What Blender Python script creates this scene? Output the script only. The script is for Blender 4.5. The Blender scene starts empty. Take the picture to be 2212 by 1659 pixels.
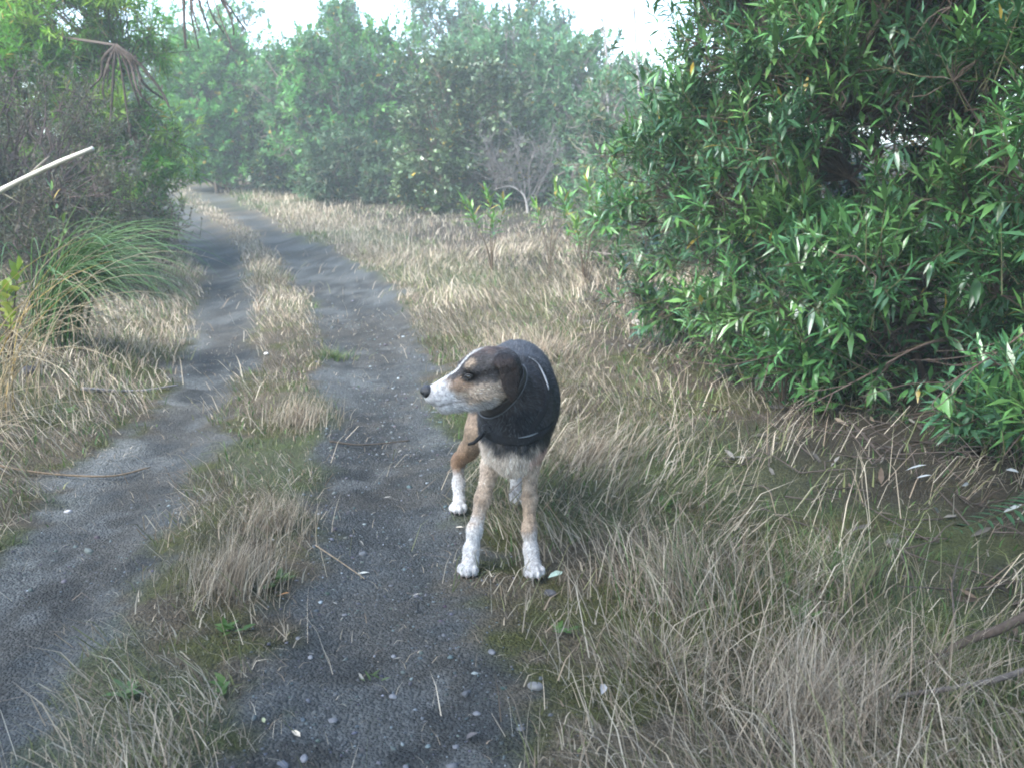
import bpy, math, random
import numpy as np
import zlib
from mathutils import Vector, Matrix

# ------------------------------------------------------------------ camera, sky, sun, exposure
scene = bpy.context.scene
C = scene.collection
rng = np.random.default_rng(7)
random.seed(7)

CAM_H, PITCH = 1.18, math.radians(13.6)
cam_data = bpy.data.cameras.new('camera')
cam_data.sensor_width = 36.0
cam_data.lens = 36.0 * 1916.0 / 2212.0
cam_data.clip_start = 0.05
cam_data.clip_end = 2000.0
cam_data.dof.use_dof = True
cam_data.dof.focus_distance = 2.9
cam_data.dof.aperture_fstop = 5.6
cam = bpy.data.objects.new('camera', cam_data)
cam.location = (0, 0, CAM_H)
cam.rotation_euler = (math.pi / 2 - PITCH, 0, 0)
C.objects.link(cam)
scene.camera = cam

SUN_AZ, SUN_EL = math.radians(-128), math.radians(48)     # veiled sun over the photographer's left shoulder
world = bpy.data.worlds.new('World')
scene.world = world
world.use_nodes = True
wn = world.node_tree
wn.nodes.clear()
sky = wn.nodes.new('ShaderNodeTexSky')
sky.sky_type = 'NISHITA'
sky.sun_disc = False
sky.sun_elevation = SUN_EL
sky.sun_rotation = SUN_AZ
sky.air_density = 1.0
sky.dust_density = 1.4
sky.ozone_density = 0.8
bgn = wn.nodes.new('ShaderNodeBackground')
bgn.inputs['Strength'].default_value = 0.15
won = wn.nodes.new('ShaderNodeOutputWorld')
wn.links.new(sky.outputs[0], bgn.inputs[0])
wn.links.new(bgn.outputs[0], won.inputs[0])

sun_d = bpy.data.lights.new('sun', 'SUN')
sun_d.energy = 2.3
sun_d.angle = math.radians(50)
sun_d.color = (1.0, 1.0, 0.97)
sun = bpy.data.objects.new('sun', sun_d)
sd = Vector((math.sin(SUN_AZ) * math.cos(SUN_EL), math.cos(SUN_AZ) * math.cos(SUN_EL), math.sin(SUN_EL)))
sun.rotation_euler = sd.to_track_quat('Z', 'Y').to_euler()
sun.location = (0, 0, 30)
C.objects.link(sun)

scene.view_settings.view_transform = 'Standard'
scene.view_settings.look = 'None'
scene.view_settings.gamma = 1.0
scene.view_settings.use_curve_mapping = False
scene.view_settings.exposure = 2.42
scene.cycles.filter_width = 1.9
scene.cycles.max_bounces = 6
scene.cycles.transparent_max_bounces = 6
scene.cycles.volume_bounces = 0

# ------------------------------------------------------------------ helpers
def tag(o, label=None, cat=None, group=None, kind=None):
    if label: o['label'] = label
    if cat: o['category'] = cat
    if group: o['group'] = group
    if kind: o['kind'] = kind
    return o

def empty(name, loc, label, cat, group=None):
    o = bpy.data.objects.new(name, None)
    o.empty_display_size = 0.1
    o.location = loc
    C.objects.link(o)
    return tag(o, label, cat, group)

def mesh_data(name, V, faces, mat, col=None, smooth=True):
    """V (n,3); faces: array (m,3|4) or list of such arrays; col (n,3) linear base colour."""
    if not isinstance(faces, (list, tuple)): faces = [faces]
    faces = [np.asarray(f, dtype=np.int32) for f in faces if len(f)]
    me = bpy.data.meshes.new(name)
    V = np.ascontiguousarray(V, dtype=np.float32)
    me.vertices.add(len(V)); me.vertices.foreach_set('co', V.ravel())
    loops = np.concatenate([f.ravel() for f in faces])
    sizes = np.concatenate([np.full(len(f), f.shape[1], np.int32) for f in faces])
    starts = np.concatenate([[0], np.cumsum(sizes)[:-1]]).astype(np.int32)
    me.loops.add(len(loops)); me.loops.foreach_set('vertex_index', loops.astype(np.int32))
    me.polygons.add(len(sizes)); me.polygons.foreach_set('loop_start', starts)
    if smooth: me.polygons.foreach_set('use_smooth', np.ones(len(sizes), bool))
    me.update(calc_edges=True)
    if col is not None:
        a = me.attributes.new('Col', 'FLOAT_COLOR', 'POINT')
        c4 = np.ones((len(V), 4), np.float32); c4[:, :3] = col
        a.data.foreach_set('color', c4.ravel())
    if mat is not None: me.materials.append(mat)
    return me

def obj(name, me, parent=None, loc=None):
    o = bpy.data.objects.new(name, me)
    C.objects.link(o)
    if parent is not None:
        o.parent = parent
    if loc is not None: o.location = loc
    return o

def build(name, V, faces, mat, parent=None, col=None, smooth=True):
    """one mesh object; V in world metres; with a parent the mesh is shifted into the parent's frame"""
    V = np.asarray(V, dtype=np.float64)
    if parent is not None:
        V = V - np.array(parent_origin(parent))
    return obj(name, mesh_data(name, V, faces, mat, col, smooth), parent)

def parent_origin(p):
    o = np.zeros(3)
    while p is not None:
        o = o + np.array(p.location); p = p.parent
    return o

class Acc:
    """collects pieces of one part"""
    def __init__(s): s.V, s.T, s.Q, s.C, s.n = [], [], [], [], 0
    def add(s, V, T=None, Q=None, col=None):
        V = np.asarray(V, float); s.V.append(V)
        if T is not None and len(T): s.T.append(np.asarray(T, np.int64) + s.n)
        if Q is not None and len(Q): s.Q.append(np.asarray(Q, np.int64) + s.n)
        if col is None: col = (1, 1, 1)
        s.C.append(np.broadcast_to(np.asarray(col, float), (len(V), 3)))
        s.n += len(V)
    def build(s, name, mat, parent=None, smooth=True):
        f = []
        if s.T: f.append(np.concatenate(s.T))
        if s.Q: f.append(np.concatenate(s.Q))
        return build(name, np.concatenate(s.V), f, mat, parent, np.concatenate(s.C), smooth)

def unit(v):
    v = np.asarray(v, float)
    return v / np.maximum(np.linalg.norm(v, axis=-1, keepdims=True), 1e-9)

def frames(d, roll=None):
    """rotation matrices (n,3,3) whose columns are side, along (d), normal"""
    d = unit(d)
    ref = np.tile([0, 0, 1.0], (len(d), 1))
    ref[np.abs(d[:, 2]) > 0.95] = [1.0, 0, 0]
    s = unit(np.cross(d, ref)); n = np.cross(s, d)
    if roll is not None:
        c, q = np.cos(roll)[:, None], np.sin(roll)[:, None]
        s, n = s * c + n * q, n * c - s * q
    return np.stack([s, d, n], axis=2)

def scatter(tv, tt, pos, R, scale):
    """tv (k,3) template, tt (f,3|4) faces, pos (n,3), R (n,3,3), scale (n,) or (n,3)"""
    n, k = len(pos), len(tv)
    sc = np.asarray(scale, float)
    if sc.ndim == 1: sc = sc[:, None]
    L = tv[None] * sc[:, None, :]
    V = np.einsum('nij,nkj->nki', R, L) + pos[:, None, :]
    Fa = tt[None] + (np.arange(n) * k)[:, None, None]
    return V.reshape(-1, 3), Fa.reshape(-1, tt.shape[1])

def tubes(paths, radii, sides=5):
    """many polylines of equal point count: paths (n,m,3), radii (n,m) -> V, Q"""
    P = np.asarray(paths, float); n, m, _ = P.shape
    t = np.gradient(P, axis=1); t = unit(t)
    ref = np.tile([0.31, 0.17, 0.93], (n, m, 1))
    ref[np.abs((t * ref).sum(-1)) > 0.93] = [1, 0, 0]
    a = unit(np.cross(t, ref)); b = np.cross(t, a)
    ang = np.arange(sides) / sides * 2 * np.pi
    ring = a[:, :, None, :] * np.cos(ang)[None, None, :, None] + b[:, :, None, :] * np.sin(ang)[None, None, :, None]
    V = P[:, :, None, :] + ring * np.asarray(radii)[:, :, None, None]
    i = np.arange(n)[:, None, None] * m * sides + np.arange(m - 1)[None, :, None] * sides
    j = np.arange(sides)[None, None, :]; j2 = (j + 1) % sides
    Q = np.stack([i + j, i + j2, i + sides + j2, i + sides + j], -1).reshape(-1, 4)
    return V.reshape(-1, 3), Q

def tube(path, radii, sides=8):
    path = np.asarray(path, float)
    r = np.broadcast_to(np.asarray(radii, float), (len(path),))
    V, Q = tubes(path[None], r[None], sides)
    k = len(V)
    V = np.vstack([V, path[0], path[-1]])
    j = np.arange(sides); j2 = (j + 1) % sides
    e = (len(path) - 1) * sides
    T = np.vstack([np.stack([np.full(sides, k), j2, j], 1), np.stack([np.full(sides, k + 1), e + j, e + j2], 1)])
    return V, T, Q

def smooth_path(pts, n):
    pts = np.asarray(pts, float); m = len(pts)
    P = np.vstack([2 * pts[0] - pts[1], pts, 2 * pts[-1] - pts[-2]])
    u = np.linspace(0, m - 1 - 1e-9, n); i = u.astype(int); f = (u - i)[:, None]
    a, b, c, d = P[i], P[i + 1], P[i + 2], P[i + 3]
    return 0.5 * (2 * b + (c - a) * f + (2 * a - 5 * b + 4 * c - d) * f ** 2 + (3 * b - a - 3 * c + d) * f ** 3)

def icosphere(sub=1):
    t = (1 + 5 ** .5) / 2
    v = [(-1, t, 0), (1, t, 0), (-1, -t, 0), (1, -t, 0), (0, -1, t), (0, 1, t), (0, -1, -t), (0, 1, -t), (t, 0, -1), (t, 0, 1), (-t, 0, -1), (-t, 0, 1)]
    f = [(0, 11, 5), (0, 5, 1), (0, 1, 7), (0, 7, 10), (0, 10, 11), (1, 5, 9), (5, 11, 4), (11, 10, 2), (10, 7, 6), (7, 1, 8), (3, 9, 4), (3, 4, 2), (3, 2, 6), (3, 6, 8), (3, 8, 9), (4, 9, 5), (2, 4, 11), (6, 2, 10), (8, 6, 7), (9, 8, 1)]
    v = [tuple(unit(np.array(p))) for p in v]
    for _ in range(sub):
        cache, nf = {}, []
        def mid(a, b):
            k = (min(a, b), max(a, b))
            if k not in cache:
                v.append(tuple(unit((np.array(v[a]) + np.array(v[b])) / 2))); cache[k] = len(v) - 1
            return cache[k]
        for a, b, c in f:
            x, y, z = mid(a, b), mid(b, c), mid(c, a)
            nf += [(a, x, z), (b, y, x), (c, z, y), (x, y, z)]
        f = nf
    return np.array(v), np.array(f)

def vnoise(x, y, s=1.0, seed=0):
    """smooth 2D value noise in numpy, about 0..1"""
    x = np.asarray(x) * s + 37.1 * seed; y = np.asarray(y) * s + 11.7 * seed
    xi, yi = np.floor(x).astype(np.int64), np.floor(y).astype(np.int64)
    fx, fy = x - xi, y - yi
    fx, fy = fx * fx * (3 - 2 * fx), fy * fy * (3 - 2 * fy)
    def h(a, b):
        q = (a * 374761393 + b * 668265263 + seed * 974634) & 0xffffffff
        q = ((q ^ (q >> 13)) * 1274126177) & 0xffffffff
        return ((q ^ (q >> 16)) & 0xffff) / 65535.0
    return (h(xi, yi) * (1 - fx) + h(xi + 1, yi) * fx) * (1 - fy) + (h(xi, yi + 1) * (1 - fx) + h(xi + 1, yi + 1) * fx) * fy

def sstep(a, b, x):
    t = np.clip((np.asarray(x, float) - a) / (b - a), 0, 1)
    return t * t * (3 - 2 * t)

# ------------------------------------------------------------------ materials
def material(name, rough=0.6, spec=0.5, color=None, translucent=0.0, noise=0.0, noise_scale=30.0, bump=0.0, bump_scale=80.0, sheen=0.0, metallic=0.0, coat=0.0):
    m = bpy.data.materials.new(name); m.use_nodes = True
    nt = m.node_tree; nt.nodes.clear()
    out = nt.nodes.new('ShaderNodeOutputMaterial')
    p = nt.nodes.new('ShaderNodeBsdfPrincipled')
    p.inputs['Roughness'].default_value = rough
    p.inputs['Specular IOR Level'].default_value = spec
    p.inputs['Metallic'].default_value = metallic
    p.inputs['Coat Weight'].default_value = coat
    if sheen:
        p.inputs['Sheen Weight'].default_value = sheen
        p.inputs['Sheen Roughness'].default_value = 0.5
    if color is None:
        a = nt.nodes.new('ShaderNodeAttribute'); a.attribute_name = 'Col'; src = a.outputs['Color']
    else:
        r = nt.nodes.new('ShaderNodeRGB'); r.outputs[0].default_value = (*color, 1); src = r.outputs[0]
    tc = nt.nodes.new('ShaderNodeTexCoord')
    if noise:
        n = nt.nodes.new('ShaderNodeTexNoise'); n.inputs['Scale'].default_value = noise_scale; n.inputs['Detail'].default_value = 5
        nt.links.new(tc.outputs['Object'], n.inputs['Vector'])
        mr = nt.nodes.new('ShaderNodeMapRange')
        mr.inputs['From Min'].default_value = 0.25; mr.inputs['From Max'].default_value = 0.75
        mr.inputs['To Min'].default_value = 1 - noise; mr.inputs['To Max'].default_value = 1 + noise
        nt.links.new(n.outputs['Fac'], mr.inputs['Value'])
        mx = nt.nodes.new('ShaderNodeVectorMath'); mx.operation = 'SCALE'
        nt.links.new(src, mx.inputs[0]); nt.links.new(mr.outputs[0], mx.inputs['Scale'])
        src = mx.outputs[0]
    nt.links.new(src, p.inputs['Base Color'])
    if bump:
        n2 = nt.nodes.new('ShaderNodeTexNoise'); n2.inputs['Scale'].default_value = bump_scale; n2.inputs['Detail'].default_value = 6
        nt.links.new(tc.outputs['Object'], n2.inputs['Vector'])
        b = nt.nodes.new('ShaderNodeBump'); b.inputs['Strength'].default_value = bump; b.inputs['Distance'].default_value = 0.01
        nt.links.new(n2.outputs['Fac'], b.inputs['Height']); nt.links.new(b.outputs[0], p.inputs['Normal'])
    if translucent:
        t = nt.nodes.new('ShaderNodeBsdfTranslucent'); nt.links.new(src, t.inputs['Color'])
        mix = nt.nodes.new('ShaderNodeMixShader'); mix.inputs[0].default_value = translucent
        nt.links.new(p.outputs[0], mix.inputs[1]); nt.links.new(t.outputs[0], mix.inputs[2])
        nt.links.new(mix.outputs[0], out.inputs[0])
    else:
        nt.links.new(p.outputs[0], out.inputs[0])
    return m
# ------------------------------------------------------------------ terrain: a two-rut farm track bending left between scrub
TL = np.array([(0.3,-.95,-.55),(1.0,-1.02,-.72),(1.57,-1.42,-0.88),(1.83,-1.50,-0.97),(2.03,-1.55,-1.01),(2.28,-1.60,-1.06),(2.58,-1.66,-1.13),(2.98,-1.73,-1.18),(3.49,-1.75,-1.26),(4.20,-1.81,-1.40),(5.23,-2.04,-1.58),(6.88,-2.49,-1.98),(9.74,-3.23,-2.72),(11.89,-4.05,-3.34),(14.73,-5.21,-4.30),(18.35,-6.69,-5.98),(20.91,-7.70,-7.22),(23.2,-10.5,-8.6),(24.5,-15,-12),(27,-30,-26),(60,-90,-86)])
TR = np.array([(0.3,-.45,.12),(1.0,-.5,.08),(1.57,-0.53,0.04),(1.83,-0.55,0.05),(2.03,-0.58,0.0),(2.28,-0.61,-0.05),(2.58,-0.63,-0.12),(2.98,-0.69,-0.20),(3.49,-0.78,-0.26),(4.20,-0.92,-0.35),(5.23,-1.16,-0.49),(6.88,-1.51,-0.71),(8.12,-1.77,-0.88),(9.74,-2.32,-1.20),(11.89,-3.06,-1.70),(14.73,-4.07,-2.78),(18.35,-5.42,-4.38),(20.91,-6.58,-5.62),(22.78,-7.61,-6.68),(24.2,-10.5,-8.3),(25.6,-15,-12),(28.2,-30,-26),(61,-90,-86)])
for T_ in (TL, TR):
    T_[:, 1:] -= (.045 * np.clip(T_[:, 0] - 6, 0, 16))[:, None]
f_ = np.interp(TR[:, 0], [9.5, 12, 15, 19, 23], [0, .6, 1, .7, .4]); TR[:, 2] -= .55 * f_; TR[:, 1] = np.maximum(TR[:, 1], np.interp(TR[:, 0], TL[:, 0], TL[:, 2]) + np.interp(TR[:, 0], [8, 11, 24], [0, .42, .55]))
def edges(y):
    return (np.interp(y, TL[:, 0], TL[:, 1]), np.interp(y, TL[:, 0], TL[:, 2]), np.interp(y, TR[:, 0], TR[:, 1]), np.interp(y, TR[:, 0], TR[:, 2]))

def track_masks(x, y):
    """left rut, right rut in 0..1 with ragged margins"""
    x, y = np.asarray(x, float), np.asarray(y, float)
    a, b, c, d = edges(y)
    rag = (vnoise(x, y, 3.1, 1) - .5) * .26 + (vnoise(x, y, 9, 2) - .5) * .20 + (vnoise(x, y, 27, 4) - .5) * .12
    sc = np.clip(.75 + y * .02, .7, 1.0)
    rag = rag * sc
    w = .10 * sc
    L = sstep(-w, w, np.minimum(x - a, b - x) + rag * .8)
    R = sstep(-w, w, np.minimum(x - c, d - x) + rag * .8)
    return L, R

def height(x, y):
    x, y = np.asarray(x, float), np.asarray(y, float)
    a, b, c, d = edges(y)
    yy = np.clip(y - 7, 0, 24)
    z = .0032 * yy ** 2
    z = z + .30 * sstep(.15, 1.7, a - x) * sstep(1.5, 4.0, y) + .05 * sstep(0, .5, a - x)
    z = z + .16 * sstep(.9, 2.6, x - d)
    mid = (b + c) / 2
    z = z + .020 * sstep(.25, 0, np.abs(x - mid) - .12)
    L, R = np.minimum(x - a, b - x), np.minimum(x - c, d - x)
    z = z - .022 * sstep(0, .22, np.maximum(L, R))
    off = sstep(.02, -.12, np.maximum(L, R))
    z = z + off * ((vnoise(x, y, 1.7, 8) - .5) * .05 + (vnoise(x, y, 5.3, 9) - .5) * .028)
    z = z + (vnoise(x, y, 2.3, 10) - .5) * .012 + (vnoise(x, y, 13, 11) - .5) * .010 + (vnoise(x, y, 34, 12) - .5) * .006
    return z

def ground_colour(x, y):
    L, R = track_masks(x, y); T = np.maximum(L, R)
    a, b, c, d = edges(y)
    nA, nB, nC = vnoise(x, y, 1.3, 21), vnoise(x, y, 4.2, 22), vnoise(x, y, 14, 23)
    grav = np.array([.055, .060, .060])[None] * (0.40 + .75 * nB + .55 * nC)[:, None]
    # paler dusty silt along the outer side of the left rut, darker damp grit elsewhere
    dust = L * sstep(.42, .08, (x - a) / np.maximum(b - a, .1) + (nB - .5) * .5) * sstep(1.5, 2.4, y) * sstep(9, 6, y)
    grav = grav * (1 - dust)[:, None] + np.array([.125, .130, .122]) * dust[:, None]
    damp = sstep(.55, .8, nA + (nB - .5) * .5)
    grav = grav * (1 - .38 * damp * sstep(11, 5, y))[:, None]
    grav = grav * (1 - .28 * sstep(5, 9, y))[:, None]
    uu = np.where(x < (b + c) / 2, (x - a) / np.maximum(b - a, .1), (x - c) / np.maximum(d - c, .1))
    tread = np.exp(-((uu - .52 + (nA - .5) * .3) / .20) ** 2) * (.35 + .65 * nB)
    grav = grav * (1 - .42 * tread)[:, None]
    brn = sstep(.44, .72, vnoise(x, y, 2.1, 29) + (nC - .5) * .6) * .55
    grav = grav * (1 - brn)[:, None] + np.array([.050, .046, .038]) * brn[:, None] * (.6 + .8 * nC)[:, None]
    silt = sstep(.58, .78, vnoise(x, y, 3.4, 30) + (nC - .5) * .5) * .5
    grav = grav * (1 - silt)[:, None] + np.array([.092, .100, .100]) * silt[:, None]
    moss = np.array([.048, .050, .014]); soil = np.array([.034, .026, .018]); thatch = np.array([.095, .078, .05]); green = np.array([.038, .058, .018])  # sod tones darkened: shade among the grass blades is put into the colour
    m1 = sstep(.40, .62, nB + (nC - .5) * .5); m2 = sstep(.45, .65, vnoise(x, y, 2.9, 25) + (nC - .5) * .4)
    sod = moss * (1 - m1)[:, None] + thatch * .8 * m1[:, None]
    sod = sod * (1 - .45 * m2)[:, None] + soil * (.45 * m2)[:, None]
    far = sstep(5, 12, y)[:, None]
    sod = sod * (1 - far) + (thatch * 1.1) * far
    gr = sstep(.52, .68, vnoise(x, y, .9, 27) + (nB - .5) * .5 - .15 * ((x > b) & (x < c))) * .6
    sod = sod * (1 - gr)[:, None] + green * gr[:, None]
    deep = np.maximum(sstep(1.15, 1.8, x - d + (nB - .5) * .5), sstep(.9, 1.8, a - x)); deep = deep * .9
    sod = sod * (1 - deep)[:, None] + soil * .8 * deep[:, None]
    col = sod * (1 - T)[:, None] + grav * T[:, None]
    return col, T

def make_ground():
    def axis(lo, hi, c0, c1, fine, grow):
        v = list(np.arange(c0, c1, fine)); s = fine
        while v[-1] < hi: s *= grow; v.append(v[-1] + s)
        s = fine
        while v[0] > lo: s *= grow; v.insert(0, v[0] - s)
        return np.array(v)
    xs = axis(-300, 300, -2.3, 1.3, .022, 1.07); ys = axis(-120, 420, 1.2, 4.6, .022, 1.045)
    X, Y = np.meshgrid(xs, ys); x, y = X.ravel(), Y.ravel()
    z = height(x, y)
    V = np.stack([x, y, z], 1)
    i = np.arange(len(xs) - 1)[None] + np.arange(len(ys) - 1)[:, None] * len(xs); i = i.ravel()
    Q = np.stack([i, i + 1, i + len(xs) + 1, i + len(xs)], 1)
    col, T = ground_colour(x, y)
    m = material('track_and_sod', rough=.9, spec=.25, noise=.45, noise_scale=70)
    nt = m.node_tree; p = [n for n in nt.nodes if n.type == 'BSDF_PRINCIPLED'][0]
    src = p.inputs['Base Color'].links[0].from_socket
    tc = [n for n in nt.nodes if n.type == 'TEX_COORD'][0]
    vo = nt.nodes.new('ShaderNodeTexVoronoi'); vo.inputs['Scale'].default_value = 130
    nt.links.new(tc.outputs['Object'], vo.inputs['Vector'])
    sep = nt.nodes.new('ShaderNodeSeparateColor'); nt.links.new(vo.outputs['Color'], sep.inputs[0])
    mr = nt.nodes.new('ShaderNodeMapRange'); mr.inputs['To Min'].default_value = .75; mr.inputs['To Max'].default_value = 1.25
    nt.links.new(sep.outputs[0], mr.inputs['Value'])
    vm = nt.nodes.new('ShaderNodeVectorMath'); vm.operation = 'SCALE'
    nt.links.new(src, vm.inputs[0]); nt.links.new(mr.outputs[0], vm.inputs['Scale']); nt.links.new(vm.outputs[0], p.inputs['Base Color'])
    nz = nt.nodes.new('ShaderNodeTexNoise'); nz.inputs['Scale'].default_value = 140; nz.inputs['Detail'].default_value = 6
    nt.links.new(tc.outputs['Object'], nz.inputs['Vector'])
    ad = nt.nodes.new('ShaderNodeMath'); ad.operation = 'SUBTRACT'
    nt.links.new(nz.outputs['Fac'], ad.inputs[0]); nt.links.new(vo.outputs['Distance'], ad.inputs[1])
    bp = nt.nodes.new('ShaderNodeBump'); bp.inputs['Strength'].default_value = 1.0; bp.inputs['Distance'].default_value = .008
    nt.links.new(ad.outputs[0], bp.inputs['Height']); nt.links.new(bp.outputs[0], p.inputs['Normal'])
    o = build('ground', V, Q, m, None, col)
    tag(o, 'dark grit track with two worn ruts and a mossy crown between scrub', 'track', kind='structure')
make_ground()

def in_view(x, y, mx=.62, pad=.35): return np.abs(x) < mx * y + pad

# ------------------------------------------------------------------ loose gravel
def make_gravel():
    iv, it = icosphere(0)
    variants = []
    n = 15000
    y = 1.25 + rng.random(n * 6) ** 2.2 * 9; x = rng.uniform(-3.2, .6, n * 6)
    L, R = track_masks(x, y)
    a, b, c, d = edges(y)
    # stones collect along the rut margins and in the right rut
    keepp = np.maximum(R * (.35 + .65 * sstep(.3, .7, vnoise(x, y, 2.2, 31))), L * .35 * sstep(.35, .8, vnoise(x, y, 1.9, 33)))
    keepp = np.maximum(keepp, .18 * sstep(.16, 0, np.abs(x - c)) + .14 * sstep(.2, 0, np.abs(x - d)))
    keepp = keepp * sstep(9.5, 4.0, y)
    k = (rng.random(n * 6) < keepp) & in_view(x, y); x, y = x[k][:n], y[k][:n]; n = len(x)
    s = .0017 * np.exp(rng.normal(0, .50, n)) * (1 + .10 * y)
    big = rng.random(n) < .028; s[big] *= rng.uniform(1.7, 3.0, big.sum())
    s = np.minimum(s, .017)
    nv = len(iv)
    ang = rng.uniform(0, 2 * np.pi, n)
    R3 = np.zeros((n, 3, 3)); R3[:, 0, 0] = np.cos(ang); R3[:, 0, 1] = -np.sin(ang); R3[:, 1, 0] = np.sin(ang); R3[:, 1, 1] = np.cos(ang); R3[:, 2, 2] = 1
    sc = s[:, None] * rng.uniform([.8, .6, .4], [1.5, 1.1, .75], (n, 3))
    pos = np.stack([x, y, height(x, y) + sc[:, 2] * .12], 1)
    V, Fa = scatter(iv, it, pos, R3, sc)
    V = V + rng.normal(0, .16, V.shape) * np.repeat(s, nv)[:, None]
    g = rng.uniform(.05, .14, n); pale = rng.random(n) < .05; g[pale] = rng.uniform(.18, .34, pale.sum())
    col = g[:, None] * np.array([.88, 1.0, 1.06]) + rng.normal(0, .008, (n, 3))
    col = np.clip(col, .02, .7)
    m = material('gravel_stone', rough=.8, spec=.35, noise=.2, noise_scale=200)
    tag(build('gravel', V, Fa, m, None, np.repeat(col, nv, 0), smooth=False), 'loose grey gravel scattered in the wheel ruts', 'gravel', kind='stuff')
make_gravel()

# ------------------------------------------------------------------ grass
def blades(pos, az, lean, hgt, wid, col, seg=3, bend=1.0, tipcol=None, twist=None):
    """curved tapering blades; lean = how far the tip travels sideways relative to the height (radians at the tip)"""
    n = len(pos)
    t = np.linspace(0, 1, seg + 1)
    d = np.stack([np.cos(az), np.sin(az), np.zeros(n)], 1)
    th = lean[:, None] * (t[None] ** bend)
    dl = np.diff(t)[None] * hgt[:, None]
    sx = np.concatenate([np.zeros((n, 1)), np.cumsum(np.sin((th[:, 1:] + th[:, :-1]) / 2) * dl, 1)], 1)
    sz = np.concatenate([np.zeros((n, 1)), np.cumsum(np.cos((th[:, 1:] + th[:, :-1]) / 2) * dl, 1)], 1)
    P = pos[:, None, :] + d[:, None, :] * sx[:, :, None] + np.array([0, 0, 1.]) * sz[:, :, None]
    ta = az + np.pi / 2 if twist is None else az + twist
    side = np.stack([np.cos(ta), np.sin(ta), np.zeros(n)], 1)
    w = wid[:, None] * (1 - t[None] ** 1.6) * .5
    A = P[:, :-1] - side[:, None] * w[:, :-1, None]; B = P[:, :-1] + side[:, None] * w[:, :-1, None]
    V = np.concatenate([np.stack([A, B], 2).reshape(n, 2 * seg, 3), P[:, -1:]], 1)
    k = 2 * seg + 1
    base = (np.arange(n) * k)[:, None]
    Q = np.stack([np.stack([base[:, 0] + 2 * i, base[:, 0] + 2 * i + 1, base[:, 0] + 2 * i + 3, base[:, 0] + 2 * i + 2], 1) for i in range(seg - 1)], 1).reshape(-1, 4)
    T = np.stack([base[:, 0] + 2 * seg - 2, base[:, 0] + 2 * seg - 1, base[:, 0] + 2 * seg], 1)
    c = np.repeat(col[:, None, :], k, 1)
    if tipcol is not None:
        tt = np.concatenate([np.repeat(t[:-1], 2), [1]])[None, :, None]
        c = c * (1 - tt) + tipcol[:, None, :] * tt
    return V.reshape(-1, 3), Q, T, c.reshape(-1, 3)

STRAW = np.array([[.38, .325, .245], [.31, .26, .19], [.45, .40, .315], [.25, .195, .14], [.34, .30, .23], [.18, .14, .10]])
GREEN = np.array([[.060, .125, .035], [.085, .155, .045], [.045, .095, .032], [.105, .155, .06]])
OLIVE = np.array([[.14, .155, .065], [.18, .185, .09], [.10, .115, .045]])
def pal(P, n): return P[rng.integers(0, len(P), n)] * rng.uniform(.72, 1.25, (n, 1))
grass_m = material('grass_blade', rough=.6, spec=.25, translucent=.25)

def scatter_xy(n, ymin, ymax, pw, xlo, xhi):
    y = ymin + (ymax - ymin) * rng.random(n) ** pw
    return rng.uniform(xlo, xhi, n), y

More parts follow.
